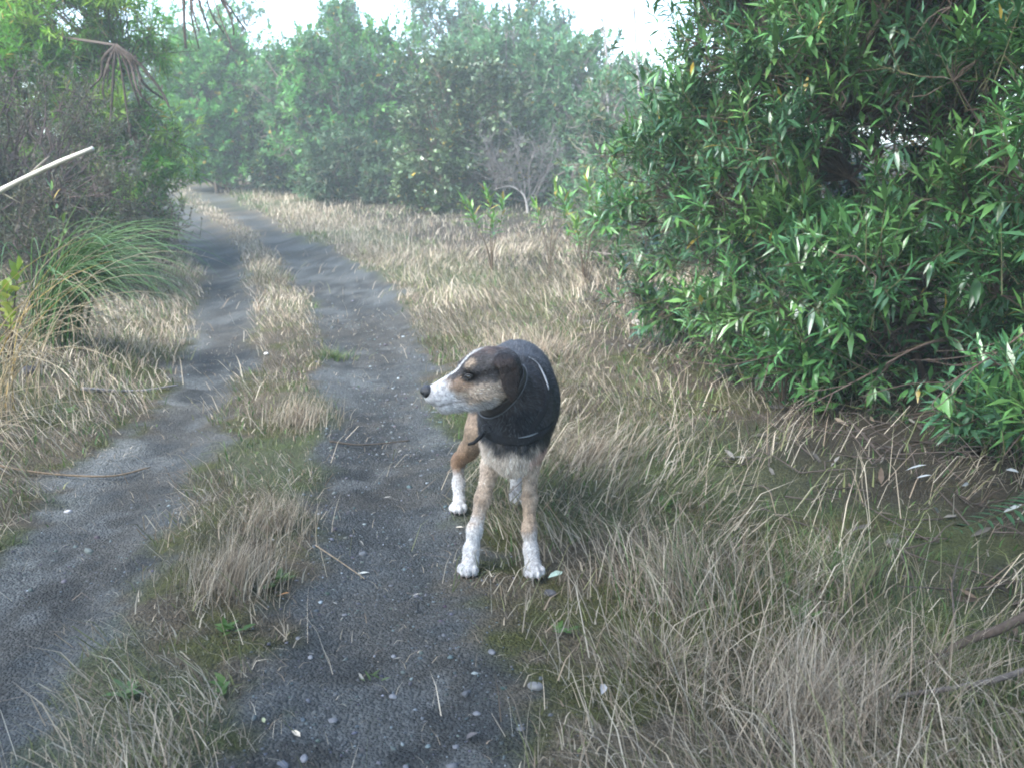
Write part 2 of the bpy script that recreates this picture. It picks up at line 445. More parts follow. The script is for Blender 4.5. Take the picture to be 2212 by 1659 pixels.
def make_grass():
    dry, grn = Acc(), Acc()
    def put(acc, x, y, h, lean, wid, col, seg=3, az=None, bend=.4):
        n = len(x)
        az = rng.uniform(0, 2 * np.pi, n) if az is None else az
        pos = np.stack([x, y, height(x, y) - .004], 1)
        V, Q, T, c = blades(pos, az, lean, h, wid, col, seg, bend, twist=rng.uniform(0, 3.14, n))
        acc.add(V, T, Q, c)
    # 1 short tangled turf on crown and verges
    x, y = scatter_xy(230000, 1.2, 24, 2.6, -9, 6)
    L, R = track_masks(x, y); T = np.maximum(L, R); a, b, c, d = edges(y)
    nA = vnoise(x, y, 3.3, 41); nB = vnoise(x, y, 11, 43)
    dens = (1 - T) ** 2 * (.30 + .9 * sstep(.3, .62, nA + (nB - .5) * .5))
    # thin growth in the ruts where the moss has crept in
    dens = np.maximum(dens, .05 * sstep(.6, .75, nA) * sstep(.5, .7, nB))
    dens = dens * np.where(x < a - 1.3, .3, 1) * np.where(x > d + 1.55, .5, 1)
    k = (rng.random(len(x)) < dens) & in_view(x, y); x, y = x[k], y[k]; a, b, c, d = a[k], b[k], c[k], d[k]
    gsel = sstep(.42, .66, vnoise(x, y, 1.1, 45) + .25 * (vnoise(x, y, 6, 46) - .5) + .42 * sstep(.45, .9, x - d) * (y < 7) * (y > 2.3) + .2 * (x > d + .5) * (y <= 2.3) - .20 * ((x > b) & (x < c)) - .08 * (y > 6))
    isg = rng.random(len(x)) < gsel * .75
    n = len(x)
    h = rng.uniform(.02, .085, n) * (1 + .04 * y) * np.where((x > b) & (x < c), .75, 1); wid = .0030 * (.75 + .20 * y) * rng.uniform(.35, 1.8, n)
    Tk = np.maximum(*track_masks(x, y)); h = h * np.where(Tk > .5, .4, 1)
    lean = rng.uniform(.3, 1.75, n)
    col = np.where(rng.random((n, 1)) < np.where((x > b) & (x < c), .78, .6)[:, None], pal(STRAW, n), pal(OLIVE, n))
    gc = np.where(rng.random((n, 1)) < .6, pal(GREEN, n), pal(OLIVE, n))
    put(dry, x[~isg], y[~isg], h[~isg], lean[~isg], wid[~isg], col[~isg], 2)
    put(grn, x[isg], y[isg], h[isg] * .9, lean[isg] * .8, wid[isg] * 1.2, gc[isg], 2)
    # 2 longer straw along the right verge, thinning toward the track
    x, y = scatter_xy(64000, 1.1, 22, 2.0, -7, 5)
    a, b, c, d = edges(y); e = x - d
    band = sstep(.18, .55, e) * np.where(y < 6, sstep(1.05, .6, e), sstep(3.2, 1.6, e))
    patch = sstep(.40, .60, vnoise(x, y, 1.2, 51) + (vnoise(x, y, 5, 52) - .5) * .4)
    near = sstep(3.4, 2.4, y)
    dens = band * (.10 + .75 * patch) * (1 - .55 * near)
    farb = sstep(8, 11, y) * sstep(.15, .5, e) * sstep(2.6, 1.4, e); dens = np.maximum(dens, farb * .8)
    k = (rng.random(len(x)) < dens) & in_view(x, y); x, y = x[k], y[k]; n = len(x)
    put(dry, x, y, rng.uniform(.08, .21, n) * (1 + .010 * y), rng.uniform(.25, 1.5, n), .0026 * (.8 + .17 * y) * rng.uniform(.7, 1.3, n), pal(STRAW, n) * (1 + .02 * y[:, None]), 3, bend=.45)
    # 3 crown of the track: straw patches further off
    x, y = scatter_xy(60000, 1.3, 20, 1.8, -7, 0)
    a, b, c, d = edges(y); mid = (b + c) / 2; hw = (c - b) / 2
    dens = sstep(1.0, .3, np.abs(x - mid) / np.maximum(hw, .05)) * sstep(.40, .60, vnoise(x, y, 1.6, 55) + .3 * sstep(5, 10, y)) * .9
    k = rng.random(len(x)) < dens; x, y = x[k], y[k]; n = len(x)
    put(dry, x, y, rng.uniform(.04, .11, n), rng.uniform(.4, 1.6, n), .0026 * (.8 + .17 * y), pal(STRAW, n), 3)
    # flattened stalks lying over one another
    x, y = scatter_xy(120000, 1.15, 12, 1.9, -5, 4.5)
    L, R = track_masks(x, y); a, b, c, d = edges(y)
    dens = (1 - np.maximum(L, R)) * (.15 + .85 * sstep(.35, .6, vnoise(x, y, 2.0, 59))) * np.where(x > d + .12, 1, .9) * (1 - .55 * sstep(.7, 1.1, x - d) * (y > 2.3) * (y < 7)) + .012
    k = (rng.random(len(x)) < dens) & in_view(x, y); x, y = x[k], y[k]; n = len(x)
    pos_z = rng.uniform(.005, .06, n)
    V, Q, T, c = blades(np.stack([x, y, height(x, y) + pos_z], 1), vnoise(x, y, .9, 60) * 9 + rng.normal(0, .75, n), rng.normal(1.40, .26, n), rng.uniform(.06, .20, n) * np.where(x > edges(y)[3] + .15, rng.uniform(1, 1.9, n), 1), .0024 * (.75 + .18 * y) * rng.uniform(.5, 1.5, n), np.where(rng.random((n, 1)) < .8, pal(STRAW, n), pal(OLIVE, n)) * rng.uniform(.6, 1.4, (n, 1)), 2, .12, twist=rng.uniform(0, 3.1, n))
    dry.add(V, T, Q, c)
    # straw scraps blown over the ruts
    x, y = scatter_xy(9000, 1.2, 9, 1.8, -3.5, .6)
    k = in_view(x, y) & (rng.random(len(x)) < .25 + .75 * sstep(.5, .7, vnoise(x, y, 2.4, 63))); x, y = x[k], y[k]; n = len(x)
    V, Q, T, c = blades(np.stack([x, y, height(x, y) + .004], 1), rng.uniform(0, 2 * np.pi, n), rng.normal(1.5, .1, n), rng.uniform(.012, .06, n), .0022 * (.75 + .18 * y) * rng.uniform(.6, 1.3, n), pal(STRAW, n) * rng.uniform(.4, 1.1, (n, 1)), 3, .1, twist=rng.uniform(0, 3.1, n))
    dry.add(V, T, Q, c)
    # 4 left verge
    x, y = scatter_xy(24000, 2.4, 14, 1.6, -6, -1.4)
    a, b, c, d = edges(y); e = a - x
    dens = sstep(.05, .3, e) * sstep(1.6, .7, e) * sstep(.35, .6, vnoise(x, y, 1.9, 57)) * .8
    k = (rng.random(len(x)) < dens) & in_view(x, y); x, y = x[k], y[k]; n = len(x)
    sg = rng.random(n) < .3
    put(dry, x[~sg], y[~sg], rng.uniform(.04, .14, (~sg).sum()), rng.uniform(.5, 1.6, (~sg).sum()), .0021 * (.8 + .17 * y[~sg]), pal(STRAW, (~sg).sum()), 3)
    put(grn, x[sg], y[sg], rng.uniform(.05, .14, sg.sum()), rng.uniform(.4, 1.5, sg.sum()), .0026 * (.8 + .17 * y[sg]), pal(GREEN, sg.sum()), 3)
    tag(dry.build('dry_grass', grass_m), 'straw coloured dry grass on the verges and crown of the track', 'grass', kind='stuff')
    tag(grn.build('green_grass', grass_m), 'short green grass growing in patches along the track', 'grass', kind='stuff')
make_grass()

def tuft(name, label, cx, cy, rad, n, hmin, hmax, lean0, lean1, pals, az0=None, azs=3.2, wid=.0026, group=None):
    """one clump of grass, a thing of its own"""
    n = int(n * .62)
    r = rad * np.abs(rng.normal(0, .62, n)); th = rng.uniform(0, 2 * np.pi, n)
    x = cx + r * np.cos(th); y = cy + r * np.sin(th)
    az = th + rng.normal(0, .7, n) if az0 is None else az0 + rng.normal(0, azs, n)
    col = np.concatenate([pal(P, n)[None] for P in pals])[rng.integers(0, len(pals), n), np.arange(n)]
    root = empty(name, (cx, cy, float(height(cx, cy))), label, 'grass tuft', group)
    V, Q, T, c = blades(np.stack([x, y, height(x, y) - .006], 1), az, rng.uniform(lean0, lean1, n) + .1 + (rng.random(n) < .35) * rng.uniform(.2, .9, n), (hmin + (hmax - hmin) * rng.random(n) ** 1.5) * .8, 1.35 * wid * rng.uniform(.5, 1.4, n), col * rng.uniform(.6, 1.3, (n, 1)), 4, .45, twist=rng.uniform(0, 3.1, n))
    o = build('stalks', V, [Q, T], grass_m, root, c); o['kind'] = 'stuff'
    return root

tuft('grass_tuft', 'fawn tuft of fine upright dry grass on the crown in front of the dog', -.80, 2.30, .13, 1300, .10, .27, .05, .75, [STRAW], .6, .9, .0016)
tuft('grass_tuft', 'tan dry grass tuft on the crown just behind the tallest fawn tuft', -.80, 2.75, .15, 1000, .08, .20, .1, 1.0, [STRAW], .9, .9, .0017)
tuft('grass_tuft', 'pale brown tuft of grass on the crown left of the dog’s nose', -1.02, 4.05, .19, 900, .08, .22, .1, .9, [STRAW], .4, 1.0, .0024)
tuft('grass_tuft', 'low dark green tuft at the edge of the right rut beyond the dog', -1.16, 5.6, .16, 500, .05, .13, .2, 1.2, [GREEN, OLIVE], None, 1, .0034)
tuft('grass_tuft', 'blond sprawling grass at the very bottom between the ruts', -.70, 1.52, .16, 420, .06, .16, .3, 1.3, [STRAW, OLIVE], None, 1, .0017)
tuft('grass_tuft', 'big straw grass clump filling the bottom right verge', .66, 1.72, .27, 1900, .14, .36, .3, 1.25, [STRAW], 1.1, 1.0, .0018)
tuft('grass_tuft', 'straw and green tuft with upright green blades right of the dog’s forepaws', .47, 2.30, .20, 1100, .14, .36, .1, 1.0, [STRAW, STRAW, GREEN], 1.9, .9, .0022)
tuft('grass_tuft', 'greyish mixed grass tuft under the edge of the big glossy shrub', .90, 2.35, .25, 1000, .12, .38, .3, 1.3, [STRAW, OLIVE, GREEN], 1.2, 1.4, .0020)
tuft('grass_tuft', 'dry tangled tuft at the track edge below the dog’s left forepaw', .36, 1.95, .20, 1000, .09, .24, .5, 1.6, [STRAW, STRAW, OLIVE], None, 1, .0018)
tuft('grass_tuft', 'thin straw tuft in the dim bottom right corner', 1.02, 1.85, .25, 700, .12, .30, .4, 1.4, [STRAW, OLIVE], .6, 1.3, .0018)
tuft('grass_tuft', 'fawn grass tuft beside the track just right of the dog’s rump', .32, 3.55, .24, 1100, .12, .28, .3, 1.3, [STRAW], None, 1, .0024)
tuft('grass_tuft', 'bleached tuft on the right verge by the bare sapling', .15, 5.6, .35, 1200, .12, .30, .3, 1.3, [STRAW], None, 1, .0034)
# ------------------------------------------------------------------ leaves and shrubs
def leaf_template(width, curl=.10, fold=.12, rows=(0.30, 0.68), w2=(1.0, .78)):
    v = [(0, 0, 0)]
    for t, w in zip(rows, w2):
        z = -curl * t * t
        v += [(-width * w / 2, t, z + fold * width), (0, t, z), (width * w / 2, t, z + fold * width)]
    v.append((0, 1, -curl))
    f = [(0, 2, 1), (0, 3, 2), (1, 2, 5), (1, 5, 4), (2, 3, 6), (2, 6, 5), (4, 5, 7), (5, 6, 7)]
    return np.array(v, float), np.array(f)
LANCE = leaf_template(.21, .16, .15)
LANCE_MASS = (np.array([(0, 0, 0), (-.105, .46, -.004), (0, .5, -.040), (.105, .46, -.004), (0, 1, -.16)], float), np.array([(0, 2, 1), (0, 3, 2), (1, 2, 4), (2, 3, 4)]))
BROAD = leaf_template(.55, .12, .10, (.35, .72), (1.0, .8))
OVATE = leaf_template(.36, .14, .12)
ROUND = (np.array([(0, 0, 0), (-.34, .48, .05), (0, 1, -.07), (.34, .48, .05)], float), np.array([(0, 1, 2), (0, 2, 3)]))
TINY = (np.array([(0, 0, 0), (-.26, .5, .05), (0, 1, -.06), (.26, .5, .05)], float), np.array([(0, 1, 2), (0, 2, 3)]))
SLIM = (np.array([(0, 0, 0), (-.10, .45, .03), (0, 1, -.10), (.10, .45, .03)], float), np.array([(0, 1, 2), (0, 2, 3)]))
leaf_gloss = material('glossy_leaf', rough=.27, spec=.65, translucent=.12, noise=.18, noise_scale=40)
leaf_soft = material('soft_leaf', rough=.5, spec=.35, translucent=.40)
bark_m = material('bark', rough=.85, spec=.2, noise=.35, noise_scale=60, bump=.5, bump_scale=90)

def crown_points(blobs, n, shell=.5):
    vol = np.array([b[1][0] * b[1][1] * b[1][2] for b in blobs]) ** .75
    out = []; k = rng.choice(len(blobs), n * 3, p=vol / vol.sum())
    dirs = unit(rng.normal(0, 1, (n * 3, 3)))
    rad = (shell + (1 - shell) * rng.random(n * 3)) ** .8
    c = np.array([b[0] for b in blobs], float)[k]; r = np.array([b[1] for b in blobs], float)[k]
    far_ = blobs[0][0][1] > 15
    lump = (.90 if far_ else .80) + (.22 if far_ else .38) * vnoise(dirs[:, 0] * 2.2 + k * 5.3, dirs[:, 2] * 2.2 + dirs[:, 1] * 1.7, 1.3, 61) + (.05 if far_ else .10) * rng.normal(0, 1, n * 3) * (rng.random(n * 3) < .25)
    p = c + dirs * r * (rad * lump)[:, None]
    ok = p[:, 2] > height(p[:, 0], p[:, 1]) + .06
    # skip what lies deep inside another blob
    for i, b in enumerate(blobs):
        q = np.linalg.norm((p - np.array(b[0])) / np.array(b[1]), axis=1)
        ok &= ~((q < shell * .8) & (k != i))
    p, d = p[ok][:n], dirs[ok][:n]
    # shoots gather into clumps
    m = max(8, n // 30); rb = np.mean([np.mean(b[1]) for b in blobs]); own = rng.integers(0, m, len(p))
    off = rng.normal(0, 1, (len(p), 3)) * rb * np.array([.15, .15, .12])
    q = p[own] + off
    q[:, 2] = np.maximum(q[:, 2], height(q[:, 0], q[:, 1]) + .07)
    use = rng.random(len(p)) < (.62 if blobs[0][0][1] > 15 else .8)
    p = np.where(use[:, None], q, p); d = np.where(use[:, None], unit(d[own] * .55 + unit(off) * .75 + rng.normal(0, .2, p.shape)), d)
    return p, d, own

def shrub(name, label, base, blobs, n_shoots, per, leaf, llen, pals, mat, cat='shrub', group=None, slen=.22, up=.45, spread=1.05, shell=.5,
          twig=.0035, stems=6, stem_r=.03, bark=(.10, .075, .055), yellow=.015, picks=0, pale_tip=.25, droop=.25, stem_spread=.15, nprim=9, keep_view=True, twigs_only=0.0, tipward=.12, rolls=.45, grow=None):
    base = np.array([base[0], base[1], float(height(base[0], base[1]))])
    if grow is None: grow = 1.06 if base[1] > 15 else 1.0
    if grow != 1: blobs = [((c_[0], c_[1], base[2] + (c_[2] - base[2]) * (grow * 1.04)), (r_[0] * grow, r_[1], r_[2] * grow)) for c_, r_ in blobs]
    global rng
    rng = np.random.default_rng(zlib.crc32(label.encode()))
    root = empty(name, base, label, cat, group)
    if base[1] > 15 and base[1] < 24: n_shoots = int(n_shoots * 1.45); llen = llen * 1.06
    tips, outd, own = crown_points(blobs, n_shoots, shell)
    n = len(tips)
    ax = unit(outd * .7 + np.array([0, 0, up]) + rng.normal(0, .38, (n, 3)))
    L = slen * rng.uniform(.6, 1.35, n)
    start = tips - ax * L[:, None]
    # ---- woody frame: base -> primary -> secondary -> shoots
    ns = max(6, n // 7); sec = start[rng.choice(n, ns, replace=False)]
    npm = min(nprim, ns)
    prim = sec[rng.choice(ns, npm, replace=False)]
    prim = base + (prim - base) * rng.uniform(.42, .62, (npm, 1)); prim[:, 2] = np.maximum(prim[:, 2], height(prim[:, 0], prim[:, 1]) + .15)
    sec_in = np.empty_like(sec)
    ip = np.argmin(((sec[:, None] - prim[None]) ** 2).sum(-1), 1)
    sec = sec + (prim[ip] - sec) * .10
    isec = np.concatenate([np.argmin(((s_[:, None] - sec[None]) ** 2).sum(-1), 1) for s_ in np.array_split(start, max(1, n // 400))])
    def path(a, b, m, sag, jit):
        t = np.linspace(0, 1, m)[None, :, None]
        P = a[:, None] * (1 - t) + b[:, None] * t
        P[:, :, 2] += sag * (t[:, :, 0] * (1 - t[:, :, 0])) * np.linalg.norm(b - a, axis=1)[:, None]
        P[:, 1:-1] += rng.normal(0, 1, (len(a), m - 2, 3)) * (jit * np.linalg.norm(b - a, axis=1))[:, None, None]
        return P
    acc = Acc()
    bcol = np.array(bark)
    b0 = base + np.stack([rng.normal(0, stem_spread, npm), rng.normal(0, stem_spread, npm), np.full(npm, -.05)], 1)
    b0[:, 2] = height(b0[:, 0], b0[:, 1]) - .05
    for i in range(npm):
        Pp = path(b0[i:i + 1], prim[i:i + 1], 9, .35, .035)[0]
        Pp = smooth_path(Pp, 14)
        v, t, q = tube(Pp, np.linspace(stem_r, stem_r * .5, 14) * rng.uniform(.6, 1.1), 6)
        build('stem', v, [t, q], bark_m, root, np.broadcast_to(bcol * rng.uniform(.7, 1.2), (len(v), 3)))
    far_ = base[1] > 9 or base[1] < 0; k1, k2 = (4, 2) if far_ else (5, 3)
    P = path(prim[ip], sec, k1, .2, .05); r = np.linspace(stem_r * .42, twig * 1.5, k1)[None] * rng.uniform(.7, 1.1, (ns, 1))
    V, Q = tubes(P, r, 4); acc.add(V, None, Q, bcol * .9)
    P = path(sec[isec], start, 3 if far_ else 4, .15, .07); r = np.linspace(twig * 1.4, twig * .9, 3 if far_ else 4)[None] * np.ones((n, 1))
    V, Q = tubes(P, r, 3); acc.add(V, None, Q, bcol * .85)
    P = path(start, tips, 2, 0, .03); r = np.linspace(twig * .9, twig * .4, 2)[None] * np.ones((n, 1))
    V, Q = tubes(P, r, 3); acc.add(V, None, Q, bcol * .6 + np.array([.05, .06, .02]))
    o = acc.build('twigs', bark_m, root); o['kind'] = 'stuff'
    # ---- leaves in opposite pairs along each shoot
    tv, tt = leaf
    leafy = rng.random(n) >= twigs_only
    j = np.tile(np.arange(per), n); sidx = np.repeat(np.arange(n), per)
    km = leafy[sidx]; j, sidx = j[km], sidx[km]
    m = len(j)
    f = tipward + (1 - tipward) * (j // 2 * 2 + 1) / per + rng.normal(0, .04, m)
    fr = frames(ax[sidx]); roll0 = rng.uniform(0, 2 * np.pi, n)[sidx]
    ang = roll0 + (j % 2) * np.pi + (j // 2) * (np.pi / 2) + rng.normal(0, .35, m)
    radial = fr[:, :, 0] * np.cos(ang)[:, None] + fr[:, :, 2] * np.sin(ang)[:, None]
    sp = spread * (1.15 - .75 * np.clip(f, 0, 1)) + rng.normal(0, .15, m)
    d = ax[sidx] * np.cos(sp)[:, None] + radial * np.sin(sp)[:, None]
    d[:, 2] -= droop * (1.1 - f) + rng.normal(0, .10, m)
    pos = start[sidx] + (ax * L[:, None])[sidx] * np.clip(f, 0, 1)[:, None]
    R = frames(d, rng.normal(0, rolls, m))
    size = llen * rng.uniform(.65, 1.2, m) * rng.uniform(.7, 1.15, n)[sidx] * (1 - .35 * np.clip(f - .75, 0, 1) * 4 * .25)
    scl = np.stack([size * rng.uniform(.62, 1.3, m), size, size], 1)
    ck = rng.integers(0, len(pals), own.max() + 1); cb = rng.uniform(.7, 1.35, own.max() + 1)
    base_c = np.asarray(pals)[np.where(rng.random(n) < .7, ck[own], rng.integers(0, len(pals), n))] * (cb[own] * rng.uniform(.8, 1.2, n))[:, None]
    col = base_c[sidx] * rng.uniform(.75, 1.25, (m, 1))
    tipf = sstep(.7, 1.0, f)[:, None] * pale_tip
    col = col * (1 - tipf) + (col * 1.5 + np.array([.015, .035, .0])) * tipf
    yl = rng.random(m) < yellow
    col[yl] = np.array([.36, .27, .05]) * rng.uniform(.6, 1.2, (yl.sum(), 1))
    if keep_view:      # leaves far outside the picture are thinned, never those near its edge
        kv = in_view(pos[:, 0], np.maximum(pos[:, 1], 0), .75, .8) | (rng.random(m) < .15)
    else: kv = np.ones(m, bool)
    if picks:          # the leaves that show largest become objects of their own
        dist = np.linalg.norm(pos - np.array([0, 0, CAM_H]), axis=1)
        vis = in_view(pos[:, 0], pos[:, 1], .565, 0) & (pos[:, 2] < CAM_H + .19 * pos[:, 1])
        score = np.where(vis, size / dist, 0) * rng.uniform(.6, 1.0, m)
        pk = np.argsort(-score)[:picks]
        kv2 = kv.copy(); kv2[pk] = False
        nvar = 12; ids = pk[np.linspace(0, len(pk) - 1, nvar).astype(int)]
        datas = []
        for i in ids:
            datas.append(mesh_data('leaf', tv, tt, mat, np.broadcast_to(np.clip(col[i], .01, .6), (len(tv), 3))))
        for q_, i in enumerate(pk):
            o = bpy.data.objects.new('leaf', datas[int(np.argmin(((col[ids] - col[i]) ** 2).sum(1)))])
            C.objects.link(o); o.parent = root
            M = Matrix.Identity(4)
            for a_ in range(3):
                for b_ in range(3): M[a_][b_] = R[i, a_, b_] * scl[i, b_]
                M[a_][3] = pos[i, a_] - base[a_]
            o.matrix_basis = M
        kv = kv2
    if leaf is LANCE: tv, tt = LANCE_MASS
    V, Fa = scatter(tv, tt, pos[kv], R[kv], scl[kv])
    if kv.sum():
        o = build('foliage', V, Fa, mat, root, np.repeat(np.clip(col[kv], .008, .6), len(tv), 0)); o['kind'] = 'stuff'
    return root

G_DEEP = [(.050, .130, .040), (.066, .150, .044), (.038, .105, .040), (.085, .175, .048), (.046, .115, .055)]
G_FRESH = [(.072, .205, .048), (.100, .24, .058), (.056, .17, .044)]
G_YEL = [(.15, .24, .035), (.12, .215, .035), (.09, .18, .03)]
G_GREY = [(.080, .175, .080), (.105, .205, .095), (.062, .145, .068)]
G_DARK = [(.038, .080, .030), (.050, .10, .034), (.032, .070, .028)]
G_DUSK = [(.055, .066, .042), (.070, .075, .050), (.045, .056, .036), (.085, .075, .058), (.06, .085, .045)]

G_LEFT = [(.075, .21, .022), (.10, .24, .028), (.15, .26, .03), (.055, .17, .022)]
# the big glossy shrub on the right
shrub('willow_leaved_shrub', 'large glossy shrub with long narrow leaves filling the right side', (2.35, 4.7),
      [((1.95, 5.0, 1.40), (1.05, 1.1, 1.15)), ((2.7, 4.3, 1.25), (1.15, 1.1, 1.30)), ((1.60, 4.30, .62), (.66, .62, .50)), ((1.22, 5.35, 1.15), (.62, .75, .85)), ((2.25, 3.50, .95), (.72, .60, .95)), ((1.55, 5.7, 2.0), (.95, .9, 1.05)), ((2.5, 4.9, 2.5), (1.2, 1.1, .9)), ((1.95, 6.3, 1.6), (1.0, .8, 1.2)), ((1.38, 4.75, .70), (.50, .50, .50)), ((1.72, 3.85, .45), (.48, .42, .38)), ((1.55, 4.3, .42), (.5, .4, .34)), ((2.12, 2.75, .60), (.45, .45, .5)), ((1.38, 5.5, 1.75), (.72, .7, .8)), ((2.0, 5.5, 2.6), (1.0, .9, .8)), ((1.42, 4.5, .55), (.5, .45, .45)), ((2.05, 3.25, .45), (.45, .40, .38)), ((1.15, 5.6, .6), (.5, .6, .5))],  # lobe nearest the camera lies out of view, added to shade the verge
      5600, 13, LANCE, .119, G_DEEP, leaf_gloss, slen=.24, up=.62, spread=1.30, tipward=.35, rolls=.3, shell=.45, twig=.0030, stem_r=.024, bark=(.075, .055, .042), yellow=.005, picks=300, nprim=16, stem_spread=.3, droop=.12)
# dark fine-leaved bush, left bank
shrub('fine_leaved_bush', 'dusky grey-green bush with tiny leaves on the left bank', (-4.6, 8.4),
      [((-4.40, 8.3, .98), (1.20, 1.2, 1.08)), ((-3.85, 8.5, .62), (.74, .85, .70)), ((-5.5, 7.8, .98), (1.2, 1.2, 1.08)), ((-4.2, 7.0, .65), (1.0, .6, .65)), ((-3.65, 7.5, .5), (.5, .6, .5))],
      3600, 18, TINY, .033, G_DUSK, leaf_soft, slen=.24, up=.5, spread=1.1, shell=.42, twig=.0030, stem_r=.03, bark=(.085, .062, .058), yellow=0, nprim=14, stem_spread=.4, droop=.05, pale_tip=.1)
# fresh green narrow-leaved shrubs behind it
shrub('willow_leaved_shrub', 'fresh green narrow-leaved shrub leaning over the track from the left', (-4.8, 10.9),
      [((-5.5, 10.6, 1.8), (1.45, 1.0, 1.55)), ((-4.48, 10.4, 1.45), (.78, .7, 1.05)), ((-4.25, 10.3, .75), (.55, .6, .65)), ((-5.2, 10.7, 2.9), (1.2, .9, .8))],
      2400, 14, SLIM, .13, G_LEFT, leaf_soft, slen=.26, up=.4, shell=.45, twig=.004, stem_r=.026, yellow=.02, nprim=10, picks=0)
shrub('willow_leaved_shrub', 'tall light green shrub at the top left edge above the dusky bush', (-6.9, 11.6),
      [((-6.9, 11.6, 2.5), (1.6, 1.3, 1.9)), ((-5.6, 12.2, 3.0), (1.3, 1.1, 1.3))],
      1800, 14, SLIM, .13, G_LEFT, leaf_soft, slen=.28, up=.4, shell=.45, twig=.004, stem_r=.04, yellow=.02, nprim=9)
# unseen trees added beside and behind the camera to shade the near track
shrub('added_shade_tree', 'tall spreading tree behind the photographer on the left side', (-4.4, -1.6),  # out of view, added for its shade; the label seeds its leaf scatter
      [((-3.4, -.6, 4.3), (2.1, 1.7, 1.7)), ((-5.2, -.4, 3.8), (1.7, 1.6, 1.8)), ((-2.0, -2.6, 5.0), (1.9, 1.5, 1.4)), ((-1.3, .2, 4.5), (1.6, 1.0, .9)), ((.6, -.6, 4.9), (1.4, 1.1, .9))], 1500, 12, TINY, .20, G_DEEP, leaf_soft, 'tree', slen=.4, twig=.006, stem_r=.09, shell=.3, keep_view=False, nprim=8)
shrub('added_shade_tree', 'tall spreading tree behind the photographer on the right side', (3.9, -1.2),  # also added out of view, its overhang shaped to darken the right side
      [((3.6, -.6, 4.0), (1.9, 1.6, 1.7)), ((4.6, .8, 3.6), (1.5, 1.5, 1.6)), ((1.6, -2.6, 4.9), (1.8, 1.4, 1.3)), ((2.8, 1.8, 3.2), (1.4, 1.3, .9)), ((3.5, 3.3, 3.5), (1.3, 1.2, 1.0))], 1300, 12, TINY, .20, G_DEEP, leaf_soft, 'tree', slen=.4, twig=.006, stem_r=.09, shell=.3, keep_view=False, nprim=8)
# far bend, from left to right
FAR = 'shrubs along the far bend'
shrub('rounded_bush', 'rounded bright green bush at the far bend with dark bare stems below', (-6.75, 21.4),
      [((-6.85, 21.4, 2.55), (1.25, 1.0, 1.45)), ((-6.4, 21.2, 1.7), (.9, .8, .9)), ((-7.3, 21.6, 1.6), (.7, .7, .8))], 1200, 16, TINY, .15, G_FRESH, leaf_soft, group=FAR, slen=.35, shell=.5, twig=.007, stem_r=.05, nprim=9)
shrub('leafy_tree', 'light olive tree rising behind the rounded bright green bush', (-8.2, 26.0),
      [((-8.2, 26, 3.8), (1.9, 1.2, 1.7)), ((-10.0, 26, 3.2), (1.7, 1, 1.7)), ((-7.2, 26.5, 2.6), (1.9, 1.1, 1.6)), ((-8.8, 25.6, 1.8), (1.7, 1, 1.2))], 1500, 14, TINY, .15, G_GREY + G_FRESH, leaf_soft, 'tree', FAR, slen=.4, twig=.008, stem_r=.07)
shrub('broadleaf_bush', 'dark green bush with large round leaves beside the rounded bright bush', (-5.45, 21.3),
      [((-5.5, 21.3, 2.0), (.95, .8, 1.45)), ((-5.1, 20.8, 1.3), (.8, .6, .8))], 900, 12, ROUND, .135, G_DARK + [(.07, .12, .035)], leaf_gloss, group=FAR, slen=.3, twig=.007, stem_r=.04, yellow=.03)
shrub('leafy_tree', 'soft olive-green shrub tree in the middle of the far thicket', (-3.4, 19.8),
      [((-3.6, 19.6, 2.35), (1.35, 1.0, 1.75)), ((-2.4, 19.6, 2.35), (1.25, .9, 1.75)), ((-4.6, 20.4, 2.4), (1.1, .9, 1.6)), ((-3.0, 19.2, 1.3), (1.5, .7, .9))], 2300, 16, TINY, .13, G_GREY + G_FRESH, leaf_soft, 'tree', FAR, slen=.38, twig=.008, stem_r=.05, bark=(.16, .13, .11), twigs_only=.12)
shrub('low_bush', 'low blue-green bush at the foot of the far thicket', (-3.1, 18.5),
      [((-3.3, 18.3, 1.15), (.95, .6, .72)), ((-2.5, 18.0, .85), (.65, .5, .5))], 700, 14, TINY, .11, [(.050, .095, .05), (.06, .105, .055)], leaf_soft, group=FAR, slen=.28, twig=.006, stem_r=.025, bark=(.15, .12, .10))
shrub('broadleaf_bush', 'pale green broad-leaved bush left of the dead grey shrub', (-1.30, 16.9),
      [((-1.3, 16.9, 1.75), (.85, .7, 1.35)), ((-1.45, 16.3, .85), (.75, .55, .6)), ((-.5, 17.2, 1.8), (.85, .7, 1.25))], 1150, 12, ROUND, .115, [(.075, .12, .05), (.095, .14, .065), (.06, .10, .04)], leaf_gloss, group=FAR, slen=.3, twig=.006, stem_r=.035, yellow=.02)
shrub('leafy_tree', 'hazy grey-green shrub tree behind the dead grey shrub', (.1, 19.2),
      [((-.1, 18.8, 2.4), (1.5, 1.1, 1.65)), ((1.2, 18.2, 2.0), (1.3, 1.0, 1.65)), ((.3, 17.8, 1.3), (1.5, .8, 1.0)), ((2.2, 17.4, 1.6), (1.2, .9, 1.3))], 2600, 16, TINY, .13, G_GREY, leaf_soft, 'tree', FAR, slen=.38, twig=.008, stem_r=.05, bark=(.20, .18, .17), twigs_only=.18)
shrub('twiggy_bush', 'thin olive bush with bare grey twigs next to the big glossy shrub', (1.55, 13.0),
      [((1.5, 12.8, 1.35), (.95, .8, 1.25)), ((2.3, 12.3, 1.3), (1.0, .8, 1.3)), ((1.3, 12.0, .7), (.7, .6, .6))], 1400, 14, TINY, .085, G_GREY + [(.09, .115, .035)], leaf_soft, group=FAR, slen=.34, twig=.006, stem_r=.03, bark=(.20, .175, .16), twigs_only=.25)
TALL = 'tall trees beyond the thicket'
